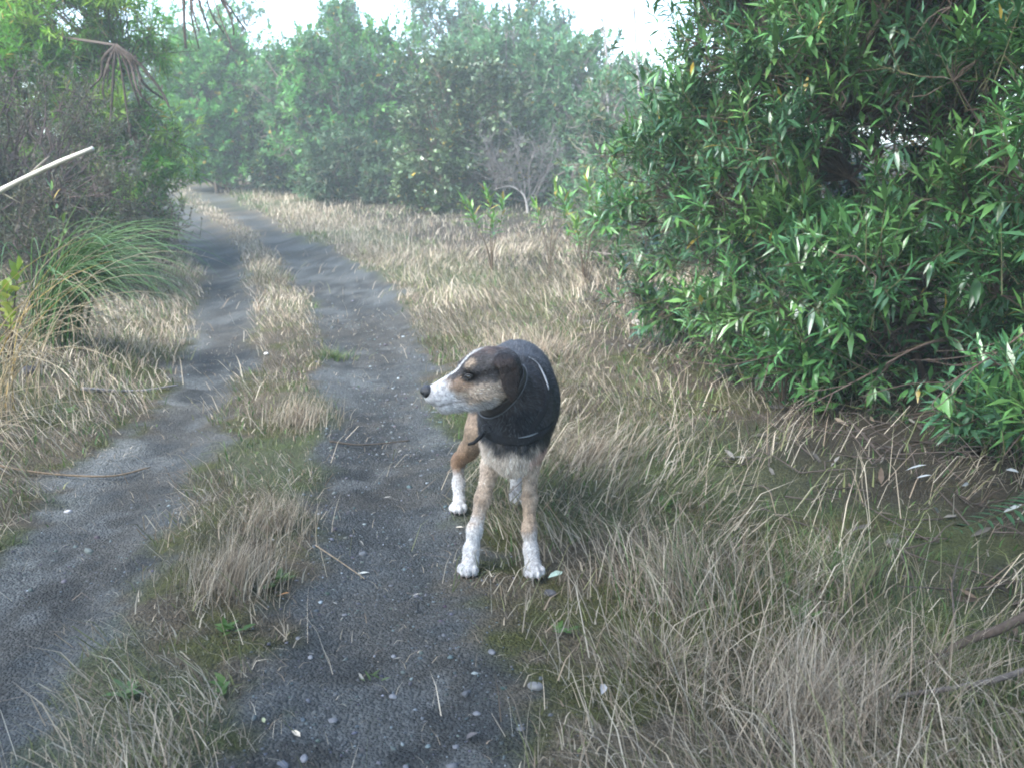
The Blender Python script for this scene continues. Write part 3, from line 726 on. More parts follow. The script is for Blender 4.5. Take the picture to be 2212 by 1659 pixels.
for lab, x, y, z, r in (('pale tall tree rising highest above the middle of the thicket', -1.9, 26.5, 4.3, (1.6, 1.2, 2.3)),
                        ('misty tall tree just right of the highest pale tree', .45, 25.5, 3.9, (1.7, 1.2, 2.1)),
                        ('thin far treetop poking into the sky above the olive shrub tree', -5.4, 30, 4.9, (.75, .7, 1.2))):
    shrub('tall_tree', lab, (x, y), [((x, y, z), r), ((x + .5, y, z - 1.4), (r[0] * 1.1, r[1], r[2] * .7))], 900, 14, TINY, .17, G_GREY, leaf_soft, 'tree', TALL, slen=.5, twig=.009, stem_r=.08, shell=.35)
for lab, x, y, z, r in (('dense green thicket closing the view behind the far track', -6.2, 25.4, 2.2, (2.1, 1.2, 1.7)),
                        ('dense thicket seen through gaps below the pale tall tree', -1.3, 23.8, 2.3, (2.2, 1.2, 1.5)),
                        ('dense thicket behind the twiggy bush', 2.6, 20.5, 1.7, (2.0, 1.3, 1.5)),
                        ('green thicket beyond the bend at the left', -9.8, 27.0, 2.3, (2.4, 1.3, 2.0))):
    shrub('thicket_bush', lab, (x, y), [((x, y, z), r), ((x, y - .5, z * .55), (r[0] * 1.1, r[1], r[2] * .7))], 900, 14, TINY, .16, G_GREY + G_DARK, leaf_soft, 'shrub', None, slen=.45, twig=.008, stem_r=.05, shell=.4)
shrub('thicket_bush', 'dark leafy bush deep behind the big glossy shrub', (4.2, 7.6),
      [((4.1, 7.5, 1.8), (1.6, 1.4, 1.7)), ((3.2, 8.6, 1.4), (1.1, 1.2, 1.4)), ((4.6, 5.8, 2.2), (1.3, 1.2, 1.5))], 1300, 14, SLIM, .13, G_DARK, leaf_soft, slen=.32, twig=.005, stem_r=.04, shell=.35, keep_view=False)
shrub('thicket_bush', 'grey-green bush between the big glossy shrub and the saplings', (2.35, 9.6),
      [((2.25, 9.4, 1.0), (.95, .8, 1.05)), ((1.7, 10.6, .8), (.8, .7, .8)), ((1.75, 8.3, .5), (.6, .6, .5)), ((1.25, 8.6, .55), (.55, .6, .6)), ((1.15, 9.9, .6), (.6, .6, .65))], 1500, 14, SLIM, .085, G_GREY + G_DEEP, leaf_soft, slen=.28, twig=.005, stem_r=.025, shell=.4, bark=(.17, .15, .13), twigs_only=.12)
# ------------------------------------------------------------------ saplings with every leaf its own part
def sapling(label, x, y, stems, leaf_len, per, pals, group='young narrow-leaved plants on the right verge', name='sapling', tmpl=None, seed=1, rr=.006, mat=None, yellow=.05):
    tmpl = tmpl or LANCE; mat = mat or leaf_gloss
    base = np.array([x, y, float(height(x, y))])
    root = empty(name, base, label, 'plant', group)
    datas = {}
    def leafdata(k, c):
        if k not in datas: datas[k] = mesh_data('leaf', tmpl[0], tmpl[1], mat, np.broadcast_to(np.array(c), (len(tmpl[0]), 3)))
        return datas[k]
    for (dx, dy, h, bend) in stems:
        tip = np.array([dx, dy, h])
        P = smooth_path([(0, 0, -.03), (dx * .2, dy * .2, h * .4), (dx * .65 + bend, dy * .65, h * .75), tip], 14)
        v, t, q = tube(base + P, np.linspace(rr, rr * .35, 14), 6)
        build('stem', v, [t, q], bark_m, root, np.broadcast_to((.085, .06, .04), (len(v), 3)))
        tang = unit(P[-1] - P[-4])
        for i in range(per):
            f = 1 - .42 * (i // 2) / (per / 2) if i < per else 1
            u = (f - 0) * 13; k = min(int(u), 12); p = P[k] + (P[k + 1] - P[k]) * (u - k)
            fr = frames(tang[None])[0]; an = (i % 2) * math.pi + (i // 2) * 1.57 + random.gauss(0, .3)
            rad = fr[:, 0] * math.cos(an) + fr[:, 2] * math.sin(an)
            sp = .35 + .85 * (1 - f) / .42 + random.gauss(0, .12)
            d = tang * math.cos(sp) + rad * math.sin(sp); d[2] -= .10
            R = frames(d[None], np.array([random.gauss(0, .3)]))[0]
            s = leaf_len * random.uniform(.7, 1.15)
            ci = random.randrange(len(pals)) if random.random() > yellow else 99
            c = pals[ci] if ci != 99 else (.36, .26, .05)
            o = bpy.data.objects.new('leaf', leafdata(ci, c)); C.objects.link(o); o.parent = root
            M = Matrix.Identity(4)
            for a_ in range(3):
                for b_ in range(3): M[a_][b_] = R[a_, b_] * s
                M[a_][3] = p[a_]
            o.matrix_basis = M
    return root

SAP = [(.11, .26, .045), (.14, .29, .055), (.17, .28, .05), (.08, .21, .04)]
sapling('lone young sapling with bare lower stem and leafy top on the dry verge', -.22, 9.7, [(-.05, 0, .90, .02), (-.22, .05, .72, -.02), (.12, .1, .80, .03), (-.30, 0, .80, 0), (.02, -.1, .62, .0)], .145, 26, SAP)
sapling('leafy young plant with several thin stems nearest the big glossy shrub', .68, 8.3, [(.0, 0, 1.00, .03), (-.22, .1, .85, 0), (.25, .0, 1.15, .03), (.42, .1, .92, .05), (-.1, -.1, .62, 0), (.15, .2, .85, 0), (.55, .1, .7, .0)], .14, 26, SAP)
sapling('green young plant between the lone sapling and the leafy one', .40, 9.4, [(.05, 0, .95, .02), (-.15, .1, .7, 0), (.2, .1, .8, .03), (.3, 0, .55, 0)], .14, 24, SAP)
sapling('short sprout growing in the grass under the glossy shrub', 1.28, 4.05, [(-.08, -.05, .38, 0), (.06, 0, .42, .02), (-.18, 0, .30, 0)], .115, 14, G_DEEP)
sapling('small bright sprig growing out of the dusky bush', -4.05, 6.75, [(.05, 0, .95, .02), (-.1, 0, 1.05, .0)], .13, 14, G_YEL, group='sprigs on the left bank', name='leafy_sprig', tmpl=LANCE)
sapling('thin sprig with few leaves behind the pale cane', -3.35, 6.6, [(.0, 0, .85, .02), (.06, 0, .62, .0)], .11, 8, G_YEL, group='sprigs on the left bank', name='leafy_sprig', rr=.005)
sapling('bright green sprig at the left edge above the pale cane', -4.45, 7.0, [(-.2, 0, 1.35, 0), (.0, 0, 1.2, 0), (-.3, .1, 1.0, 0)], .15, 14, G_FRESH, group='sprigs on the left bank', name='leafy_sprig')
sapling('yellow-leaved sprig high at the top left edge', -5.35, 9.3, [(-.05, -.4, 2.35, 0), (.1, -.3, 2.1, 0), (-.2, -.3, 1.95, 0)], .20, 10, [(.30, .29, .05), (.22, .25, .05)], group='sprigs on the left bank', name='leafy_sprig', tmpl=OVATE)
sapling('bright yellow-green round-leaved plant at the left edge', -2.62, 4.55, [(.02, .0, .42, 0), (-.08, .05, .52, 0), (.05, -.05, .30, 0), (-.05, -.08, .20, 0), (.08, .02, .52, 0)], .085, 12, [(.17, .24, .03), (.13, .20, .03), (.22, .26, .05)], group='sprigs on the left bank', name='broadleaf_weed', tmpl=BROAD, mat=leaf_soft)

# ------------------------------------------------------------------ dead grey shrub with pale crooked trunk
def dead_shrub():
    base = np.array([.28, 16.0, float(height(.28, 16.0))])
    root = empty('dead_shrub', base, 'dead grey leafless shrub with crooked pale trunk at the far verge', 'shrub')
    acc = Acc(); pale = np.array([.30, .28, .26]); grey = np.array([.12, .11, .105])
    trunk = smooth_path(base + np.array([(0, 0, -.05), (-.03, 0, .25), (-.10, 0, .48), (-.24, 0, .62), (-.42, 0, .70), (-.62, 0, .66), (-.78, .05, .60)]), 26)
    v, t, q = tube(trunk, np.linspace(.034, .007, 26), 8); build('trunk', v, [t, q], bark_m, root, np.broadcast_to(pale, (len(v), 3)))
    limbs = [[(-.10, 0, .48), (-.22, 0, .80), (-.34, .1, 1.0), (-.45, .1, 1.15)], [(-.03, 0, .25), (.05, .1, .60), (.02, .1, 1.0), (.10, .1, 1.5)], [(0, 0, .15), (.18, 0, .5), (.36, .1, .9), (.55, .1, 1.25)],
             [(-.08, 0, .45), (-.08, .15, .85), (-.2, .2, 1.3), (-.25, .2, 1.75)], [(-.24, 0, .62), (-.5, .1, .9), (-.7, .1, 1.25), (-.85, .1, 1.5)], [(.0, 0, .3), (.25, .2, .8), (.3, .2, 1.2), (.42, .2, 1.7)]]
    segs = []
    def grow(p, d, L, r, depth):
        pts = [p]
        for k in range(4):
            d = unit(d + rng.normal(0, .22, 3) + np.array([0, 0, .05])); pts.append(pts[-1] + d * L / 4)
        segs.append((np.array(pts), np.linspace(r, r * .55, 5)))
        if depth > 0:
            for _ in range(rng.integers(2, 5)):
                k = rng.integers(1, 5); dd = unit(d + rng.normal(0, .62, 3)); grow(pts[k], dd, L * rng.uniform(.5, .8), max(r * .55, .0042), depth - 1)
    for l in limbs:
        P = smooth_path(base + np.array(l), 14)
        v, t, q = tube(P, np.linspace(.014, .006, 14), 6); build('limb', v, [t, q], bark_m, root, np.broadcast_to(pale * .55, (len(v), 3)))
        for k in range(4, 14): grow(P[k], unit(P[k] - P[k - 2] + rng.normal(0, .4, 3) * .1), rng.uniform(.35, .65), .010, 2)
    for k in range(5, 26): grow(trunk[k], unit(np.array([rng.normal(-.2, .4), rng.normal(0, .4), rng.uniform(.1, 1)])), .45, .010, 2)
    V, Q = tubes(np.stack([s[0] for s in segs]), np.stack([s[1] for s in segs]), 4); acc.add(V, None, Q, grey)
    o = acc.build('twigs', bark_m, root); o['kind'] = 'stuff'
    root.scale = (.78, .78, .68)
dead_shrub()

# bare twigs sticking up against the sky beside the glossy shrub
def bare_stick(label, pts, r0, r1, name='bare_branch', col=(.17, .15, .13), cat='branch', group=None, forks=0, flen=.3):
    P = smooth_path(pts, 22)
    root = empty(name, tuple(P[0]), label, cat, group)
    v, t, q = tube(P, np.linspace(r0, r1, 22), 7); build('shaft', v, [t, q], bark_m, root, np.broadcast_to(col, (len(v), 3)))
    for k in range(forks):
        i = 6 + int(15 * (k + .5) / max(forks, 1)); d = unit(P[min(i + 1, 21)] - P[i - 1]); d = unit(d + rng.normal(0, .45, 3))
        L = flen * rng.uniform(.6, 1.2)
        Q_ = smooth_path([P[i], P[i] + d * L * .5 + rng.normal(0, .02, 3), P[i] + d * L + np.array([0, 0, .05])], 8)
        v, t, q = tube(Q_, np.linspace(r1 * 1.2, r1 * .5, 8), 5); build('side_twig', v, [t, q], bark_m, root, np.broadcast_to(col, (len(v), 3)))
    return root
g0 = lambda x, y: float(height(x, y))
bare_stick('pale grey bare branch standing against the sky behind the twiggy bush', [(1.75, 14.6, g0(1.75, 14.6)), (1.55, 14.6, 1.6), (1.45, 14.5, 3.0), (1.30, 14.5, 3.75)], .03, .008, forks=7, flen=.6, col=(.24, .22, .21))
bare_stick('second bare grey branch against the sky, closer to the glossy shrub', [(2.2, 14.2, g0(2.2, 14.2)), (2.0, 14.2, 1.8), (1.85, 14.2, 3.2), (1.82, 14.2, 4.3)], .03, .008, forks=7, flen=.6, col=(.24, .22, .21))
# pale cane leaning in from the left
def cane():
    a, b = np.array([-4.15, 4.75, g0(-4.15, 4.75) - .05]), np.array([-2.10, 4.60, 1.275])
    P = a + (b - a) * np.linspace(0, 1, 24)[:, None]; P[:, 2] += .05 * np.sin(np.linspace(0, np.pi, 24))
    P[:, 2] += .012 * np.sin(np.linspace(0, 9, 24)); r = np.linspace(.019, .0115, 24); r[17] *= 1.25; r[11] *= 1.15; r[21] *= 1.12
    root = empty('pale_cane', tuple(a), 'thick pale cane leaning up out of the left edge', 'cane')
    v, t, q = tube(P, r, 10); build('shaft', v, [t, q], material('cane_skin', rough=.5, spec=.4, noise=.18, noise_scale=35), root, np.broadcast_to((.40, .38, .32), (len(v), 3)))
    p = P[19]; v, t, q = tube([p, p + np.array([.05, 0, .045]), p + np.array([.12, 0, .10])], [.007, .006, .003], 6); build('side_shoot', v, [t, q], bark_m, root, np.broadcast_to((.2, .18, .15), (len(v), 3)))
    p = P[17]; v, t, q = tube([p, p + np.array([.04, 0, -.01]), p + np.array([.11, .0, -.05])], [.005, .004, .002], 6); build('side_shoot', v, [t, q], bark_m, root, np.broadcast_to((.3, .27, .2), (len(v), 3)))
cane()

# ------------------------------------------------------------------ dead hanging fronds at the top left
def hanging_fronds(label, top, stem_base, targets, seed):
    top = np.array(top, float)
    root = empty('dead_frond_cluster', stem_base, label, 'dead fronds')
    brown = np.array([.075, .055, .045])
    P = smooth_path([stem_base, (np.array(stem_base) + top) / 2 + np.array([.05, 0, 0]), top], 14)
    v, t, q = tube(P, np.linspace(.018, .014, 14), 8); build('branch', v, [t, q], bark_m, root, np.broadcast_to((.07, .055, .045), (len(v), 3)))
    for (dx, dz, w) in targets:
        sc_ = rng.uniform(.65, 1.2); dx, dz = dx * sc_ + rng.normal(0, .05), dz * sc_
        tip = top + np.array([dx, rng.normal(0, .15), dz])
        Q_ = smooth_path([top, top + np.array([dx * .45, 0, dz * .32 + .02]), top + np.array([dx * .8, 0, dz * .7]) + rng.normal(0, .03, 3), tip], 12)
        v, t, q = tube(Q_, np.linspace(w * 1.2, w * .6, 12), 6); fr = build('frond', v, [t, q], bark_m, root, np.broadcast_to(brown * rng.uniform(.6, 1.3), (len(v), 3)))
        # shrivelled leaflets hanging along the rib
        n = 26; k = rng.integers(3, 12, n); pos = Q_[k] + rng.normal(0, .008, (n, 3))
        V, Q2, T2, c = blades(pos, rng.uniform(0, 6.3, n), rng.uniform(2.6, 3.2, n), rng.uniform(.05, .16, n), np.full(n, .010), np.tile(brown * .9, (n, 1)), 3)
        build('leaflets', V, [Q2, T2], grass_m, fr, c)['kind'] = 'stuff'
hanging_fronds('spray of dead brown fronds hanging in front of the green shrubs at upper left', (-3.95, 9.4, 2.38), (-5.6, 10.9, 2.7),
               [(-.42, -.62, .016), (-.30, -.70, .014), (-.12, -.80, .014), (.05, -.80, .013), (.16, -.70, .012), (.30, -.62, .016), (.40, -.58, .018), (.47, -.68, .016), (.25, -.40, .010), (-.2, -.45, .010)], 1)
hanging_fronds('dead brown fronds hanging down from the top edge against the sky', (-3.62, 10.6, 3.45), (-5.0, 11.2, 3.7),
               [(-.06, -1.05, .02), (.12, -.95, .014), (.25, -.85, .016), (.34, -.80, .013), (.45, -.72, .013), (.55, -.66, .012), (.20, -.60, .018), (.02, -.75, .012), (.62, -.95, .009), (.38, -.5, .014)], 2)

# ------------------------------------------------------------------ arching sedge tussocks on the left bank: each blade its own part
sedge_m = material('sedge_blade', rough=.42, spec=.4, translucent=.2)
def sedge(label, x, y, specs, name='sedge_tussock'):
    base = np.array([x, y, g0(x, y)])
    root = empty(name, base, label, 'tussock', 'sedge tussocks on the left bank')
    datas = []
    def blade_mesh(L, lean, bend, col, wid):
        t_ = np.linspace(0, 1, 14); th = lean * t_ ** bend; dl = L / 13
        P = np.stack([np.concatenate([[0], np.cumsum(np.sin(th[1:])) * dl]), np.zeros(14), np.concatenate([[0], np.cumsum(np.cos(th[1:])) * dl])], 1)
        V, Q = tubes(P[None], (wid * .5 * (1.02 - t_ ** 2))[None], 3)
        return mesh_data('blade', V, Q, sedge_m, np.broadcast_to(col, (len(V), 3)))
    for (num, L0, L1, lean0, lean1, cols, az0, azs, wid) in specs:
        var = [blade_mesh(random.uniform(L0, L1), lean0 + (lean1 - lean0) * (i + .5) / 7, random.uniform(.8, 1.3), cols[i % len(cols)], wid * random.uniform(.7, 1.2)) for i in range(7)]
        for i in range(num):
            o = bpy.data.objects.new('blade', var[i % 7]); C.objects.link(o); o.parent = root
            o.location = (random.gauss(0, .07), random.gauss(0, .07), -.03)
            o.rotation_euler = (random.gauss(0, .07), random.gauss(0, .07), random.gauss(az0, azs)); s = random.uniform(.8, 1.15); o.scale = (s, s, s)
    return root
SG = [(.075, .165, .05), (.10, .19, .06), (.06, .135, .045), (.12, .20, .075)]
SS = [(.38, .31, .19), (.30, .24, .14), (.45, .38, .26)]
sedge('arching green sedge tussock spilling over the left rut edge', -2.80, 5.35,
      [(170, 1.0, 1.4, 1.7, 2.6, SG, -.25, .40, .011), (30, .9, 1.35, 1.6, 2.6, SS, -.2, .7, .006), (34, .5, .95, 1.9, 3.0, SS, -.4, 1.0, .006), (20, .8, 1.2, .7, 1.3, SG, -.1, .9, .009)])
sedge('straw sedge stalks arching in from the left edge below the cane', -2.32, 3.85,
      [(20, .85, 1.35, 1.5, 2.2, SS, -.05, .45, .005), (12, .7, 1.1, 1.7, 2.4, SS, -.6, .4, .005), (6, 1.0, 1.3, 1.1, 1.6, [(.45, .30, .08), (.38, .28, .09)], .15, .3, .006)])
sedge('low straw stalks lying over the mossy edge at lower left', -1.98, 2.95,
      [(14, .5, .85, 1.6, 2.0, SS, -.25, .35, .004)])

# ------------------------------------------------------------------ stones, fallen leaves, sticks
stone_m = material('field_stone', rough=.8, spec=.3, noise=.35, noise_scale=45, bump=.6, bump_scale=60)
iv2, it2 = icosphere(2)
def stone(label, x, y, size, col, squash=.6, group=None, name='stone'):
    v = iv2 * (1 + .30 * (vnoise(iv2[:, 0] + x * 9, iv2[:, 1] + iv2[:, 2] * .7 + y * 7, 1.7, 71)[:, None] - .5)) * np.array([1.15, .85, squash]) * size
    a = random.uniform(0, 3); R = np.array([[math.cos(a), -math.sin(a), 0], [math.sin(a), math.cos(a), 0], [0, 0, 1]])
    z = g0(x, y)
    o = obj(name, mesh_data(name, v @ R.T, it2, stone_m, np.broadcast_to(col, (len(v), 3))), None, (x, y, z + size * squash * .45))
    return tag(o, label, 'stone', group)
stone('rounded pale grey stone at the right edge of the track below the dog', .055, 1.855, .016, (.17, .17, .165))
stone('small dark stone bedded by the mossy patch in front of the dog’s forepaws', .11, 2.34, .016, (.07, .07, .075))
stone('pale buff stone showing in the verge under the shrub edge', .95, 6.5, .055, (.30, .28, .25))
stone('dark lump of rock under the sedge on the left verge', -2.55, 4.55, .05, (.06, .055, .055))
stone('white pebble on the dusty left rut by the mossy edge', -1.60, 3.0, .011, (.42, .41, .41), .7, name='pebble')
stone('brightest white pebble at the edge of the left rut near the sedge tips', -1.57, 5.55, .016, (.65, .63, .60), .5, name='pebble')
for i, (x, y) in enumerate([(-.40, 1.75), (-.12, 1.66), (-.30, 2.02), (-.08, 1.78), (-.46, 2.22), (-.22, 1.60), (.02, 1.70), (-.36, 2.42), (-.50, 1.98), (-.18, 2.12), (-.05, 2.02), (-.43, 1.60), (-.28, 1.85), (-.55, 2.06)]):
    stone('grey pebble among the gravel of the near right rut', x, y, random.uniform(.006, .010), np.array([.14, .145, .155]) * random.uniform(.7, 1.4), .55, 'grey pebbles in the near right rut', 'pebble')

dead_leaf_m = material('dead_leaf', rough=.6, spec=.3, noise=.25, noise_scale=60)
def fallen(label, x, y, L, col, tmpl=None, az=None, group=None, tilt=.2, name='fallen_leaf', lift=.006):
    tv, tt = tmpl or OVATE
    az = random.uniform(0, 6.28) if az is None else az
    o = obj(name, mesh_data(name, tv * L, tt, dead_leaf_m, np.broadcast_to(col, (len(tv), 3))), None, (x, y, g0(x, y) + lift))
    o.rotation_euler = (random.gauss(0, tilt), random.gauss(0, tilt), az)
    return tag(o, label, 'leaf', group)
CUP = leaf_template(.42, -.12, .30)
fallen('cream curled leaf lying flat at the bottom of the near right rut', -.452, 1.665, .030, (.55, .47, .36), CUP, .9, tilt=.05)
fallen('small greenish oval leaf left of the cream curled leaf', -.535, 1.69, .024, (.34, .36, .20), OVATE, .4, tilt=.05)
fallen('grey curled dead leaf on the right side of the near rut', -.075, 1.70, .042, (.17, .15, .14), CUP, 2.6)
fallen('slim pale leaf lying across the middle of the right rut', -.435, 2.50, .055, (.42, .43, .38), LANCE, 1.7, tilt=.05)
fallen('cream leaf on the gravel beside the dog’s right hind paw', -.165, 2.80, .034, (.50, .45, .36), OVATE, 1.2, tilt=.05)
fallen('silvery green leaf on the grass right of the dog’s left forepaw', .150, 2.42, .060, (.34, .44, .36), OVATE, 2.3, lift=.03)
fallen('upright white curled leaf in the dry grass below the dog', .215, 1.84, .040, (.42, .41, .40), CUP, 2.9, tilt=.5, lift=.03)
fallen('yellow leaf lying near the mossy edge at lower left', -2.05, 3.05, .06, (.50, .40, .05), LANCE, 1.0, lift=.02)
fallen('reddish dead leaf on the left verge below the sedge', -2.35, 3.75, .09, (.20, .075, .04), OVATE, .2, lift=.03)
fallen('orange leaf on the mossy crown beside the fawn tuft', -.62, 2.27, .040, (.40, .20, .08), OVATE, 1.5, lift=.02)
for i in range(16):
    y = random.uniform(1.7, 5.0); a, b, c, d = edges(y); x = random.uniform(c + .05, d - .05)
    fallen('small pale leaf scrap lying on the right rut', float(x), y, random.uniform(.018, .032), np.array([.22, .21, .18]) * random.uniform(.5, 1.4), LANCE, None, 'pale leaf scraps on the right rut')
for i, (x, y) in enumerate([(1.42, 2.95), (1.55, 2.85), (1.62, 2.65), (1.50, 3.05), (1.38, 2.72), (1.70, 2.9)]):
    fallen('pale silvery leaf caught low under the glossy shrub', x, y, random.uniform(.05, .08), (.26, .28, .28), LANCE, None, 'pale leaves under the glossy shrub', .5, lift=.07)
# litter of dead leaves and snapped twigs under the shrubs
def litter():
    n = 5200
    y = 1.3 + 6.5 * rng.random(n) ** 1.3; x = rng.uniform(-5, 4.5, n); a, b, c, d = edges(y)
    k = (rng.random(n) < np.maximum(sstep(.9, 1.5, x - d), .35 * sstep(.3, .9, a - x))) & in_view(x, y); x, y = x[k], y[k]; n = len(x)
    az = rng.uniform(0, 6.28, n); el = rng.normal(0, .3, n)
    R = frames(np.stack([np.cos(az) * np.cos(el), np.sin(az) * np.cos(el), np.sin(el)], 1), rng.normal(0, .6, n))
    V, Fa = scatter(LANCE[0], LANCE[1], np.stack([x, y, height(x, y) + rng.uniform(.004, .03, n)], 1), R, rng.uniform(.03, .10, n))
    col = np.array([[.085, .060, .040], [.055, .040, .030], [.12, .095, .065], [.16, .15, .13], [.05, .045, .038]])[rng.integers(0, 5, n)] * rng.uniform(.6, 1.3, (n, 1))
    acc = Acc(); acc.add(V, Fa, None, np.repeat(col, len(LANCE[0]), 0))
    m = 900; j = rng.integers(0, n, m); p0 = np.stack([x[j], y[j], height(x[j], y[j]) + .012], 1); az = rng.uniform(0, 6.28, m); L = rng.uniform(.06, .3, m)
    p2 = p0 + np.stack([np.cos(az) * L, np.sin(az) * L, rng.uniform(0, .10, m)], 1); p1 = (p0 + p2) / 2 + rng.normal(0, .012, (m, 3))
    V, Q = tubes(np.stack([p0, p1, p2], 1), np.stack([np.full(m, .003), np.full(m, .0024), np.full(m, .0012)], 1), 4)
    acc.add(V, None, Q, np.array([.075, .058, .048]))
    tag(acc.build('leaf_litter', dead_leaf_m), 'brown dead leaves and broken twigs lying under the shrubs', 'leaf litter', kind='stuff')
litter()
sapl = bare_stick
bare_stick('thin dark stick lying across the edge of the crown left of the dog', [(-.80, 3.72, g0(-.80, 3.72) + .012), (-.66, 3.74, g0(-.66, 3.74) + .02), (-.46, 3.82, g0(-.46, 3.82) + .014)], .006, .003, 'fallen_stick', (.06, .05, .04), 'stick')
bare_stick('pale straw stalk lying in the right rut near the fawn tuft', [(-.62, 2.60, g0(-.62, 2.60) + .02), (-.52, 2.52, g0(-.52, 2.52) + .012), (-.44, 2.44, g0(-.44, 2.44) + .006)], .002, .0014, 'fallen_stalk', (.24, .19, .13), 'stalk')
bare_stick('grey stick at the edge of the left rut below the sedge', [(-2.2, 4.40, g0(-2.2, 4.4) + .02), (-2.02, 4.62, g0(-2.02, 4.62) + .02), (-1.86, 4.80, g0(-1.86, 4.8) + .02)], .010, .005, 'fallen_stick', (.20, .19, .19), 'stick')
bare_stick('bent brown twig lying on the mossy edge at lower left', [(-2.3, 3.35, g0(-2.3, 3.35) + .03), (-1.95, 3.30, g0(-1.95, 3.3) + .02), (-1.62, 3.33, g0(-1.62, 3.33) + .012), (-1.48, 3.45, g0(-1.48, 3.45) + .012)], .006, .003, 'fallen_stick', (.16, .12, .08), 'stick')
bare_stick('smooth grey fallen branch at the bottom right corner', [(.84, 1.76, g0(.84, 1.76) + .03), (1.0, 1.76, g0(1., 1.76) + .045), (1.15, 1.78, g0(1.15, 1.78) + .07), (1.5, 1.88, g0(1.5, 1.88) + .12)], .005, .008, 'fallen_branch', (.10, .088, .08), 'branch')
bare_stick('broken brown branch behind the smooth grey one at the bottom right', [(.98, 1.88, g0(.98, 1.88) + .03), (1.08, 1.90, g0(1.08, 1.9) + .07), (1.16, 1.90, g0(1.16, 1.9) + .10), (1.35, 1.95, g0(1.35, 1.95) + .16)], .009, .013, 'fallen_branch', (.065, .05, .04), 'branch')
# bare twigs under the skirt of the glossy shrub
for i, (a, b, lab) in enumerate([((1.9, 4.2, .35), (.95, 3.95, .30), 'bare brown branch reaching out low from the glossy shrub, longest of them'), ((2.1, 3.9, .45), (1.25, 3.6, .22), 'bare drooping branch under the skirt of the glossy shrub'),
                                ((2.3, 3.5, .60), (1.55, 3.1, .42), 'grey bare branch low in the glossy shrub near the right edge'), ((1.9, 4.6, .55), (1.2, 4.5, .38), 'bare twig at the inner left of the glossy shrub’s skirt')]):
    a, b = np.array(a), np.array(b); m = (a + b) / 2
    bare_stick(lab, [a, a * .65 + b * .35 + np.array([0, 0, .07]), a * .3 + b * .7 + np.array([0, 0, .03]), b], .007, .002, col=(.11, .08, .065), forks=9, flen=.32, group='low bare branches of the glossy shrub')

# ------------------------------------------------------------------ weeds: small green rosettes
def rosette(label, x, y, n, L, cols, tmpl=None):
    base = (x, y, g0(x, y)); root = empty('weed', base, label, 'weed', 'small green weeds beside the ruts')
    tv, tt = tmpl or OVATE
    ds = [mesh_data('leaf', tv, tt, leaf_soft, np.broadcast_to(c, (len(tv), 3))) for c in cols]
    for i in range(n):
        o = bpy.data.objects.new('leaf', ds[i % len(ds)]); C.objects.link(o); o.parent = root
        az = i * 2.4 + random.gauss(0, .3); el = random.uniform(.15, .8); s = L * random.uniform(.6, 1.2)
        R = frames(np.array([[math.cos(az) * math.cos(el), math.sin(az) * math.cos(el), math.sin(el)]]), np.array([random.gauss(0, .3)]))[0]
        M = Matrix.Identity(4)
        for a_ in range(3):
            for b_ in range(3): M[a_][b_] = R[a_, b_] * s
        M[2][3] = .006; M[0][3] = random.gauss(0, .012); M[1][3] = random.gauss(0, .012)
        o.matrix_basis = M
WG = [(.075, .15, .03), (.10, .18, .045), (.06, .12, .03)]
rosette('bright green leafy weed behind the foot of the fawn tuft', -.68, 2.36, 12, .055, WG)
rosette('pale green weed seedlings in the bottom left of the crown', -.87, 1.78, 14, .045, [(.10, .19, .06), (.13, .21, .08)])
rosette('green weed near the bottom edge of the crown', -.66, 1.80, 9, .040, WG)
rosette('green weed on the crown below the fawn tuft', -.72, 2.05, 10, .045, WG)
rosette('green weed at the gravel edge in front of the dog', .13, 2.12, 9, .040, WG)
rosette('small green weed in the middle of the near right rut', -.335, 1.93, 6, .030, [(.08, .13, .04)], LANCE)
rosette('light green weed in the verge grass right of the dog', .55, 3.0, 12, .06, WG)
rosette('green weed in the verge grass below the glossy shrub', .78, 2.15, 12, .06, WG)
rosette('green weed on the left verge below the sedge', -2.1, 4.1, 10, .05, WG)

# ------------------------------------------------------------------ fern frond at the right edge
def fern(label, a, b, pw):
    a, b = np.array(a, float), np.array(b, float)
    root = empty('fern', tuple(a), label, 'fern')
    P = smooth_path([a, a * .6 + b * .4 + np.array([0, 0, .05]), b], 24)
    v, t, q = tube(P, np.linspace(.003, .001, 24), 5); build('rib', v, [t, q], bark_m, root, np.broadcast_to((.06, .07, .03), (len(v), 3)))
    md = mesh_data('leaf', LANCE[0], LANCE[1], leaf_soft, np.broadcast_to((.045, .11, .05), (len(LANCE[0]), 3)))
    for i in range(2, 24):
        tg = unit(P[min(i + 1, 23)] - P[i - 1]); sd_ = unit(np.cross(tg, [0, 0, 1]))
        for s in (-1, 1):
            d = unit(sd_ * s + tg * .45 + np.array([0, 0, .1])); R = frames(d[None])[0]; L = pw * math.sin(math.pi * (.12 + .86 * i / 24)) * random.uniform(.85, 1.1)
            o = bpy.data.objects.new('leaf', md); C.objects.link(o); o.parent = root
            M = Matrix.Identity(4)
            for a_ in range(3):
                for b_ in range(3): M[a_][b_] = R[a_, b_] * L
                M[a_][3] = P[i][a_] - a[a_]
            o.matrix_basis = M
fern('green fern frond reaching in from the right edge above the dry grass', (1.75, 2.45, .22), (1.22, 2.30, .20), .09)
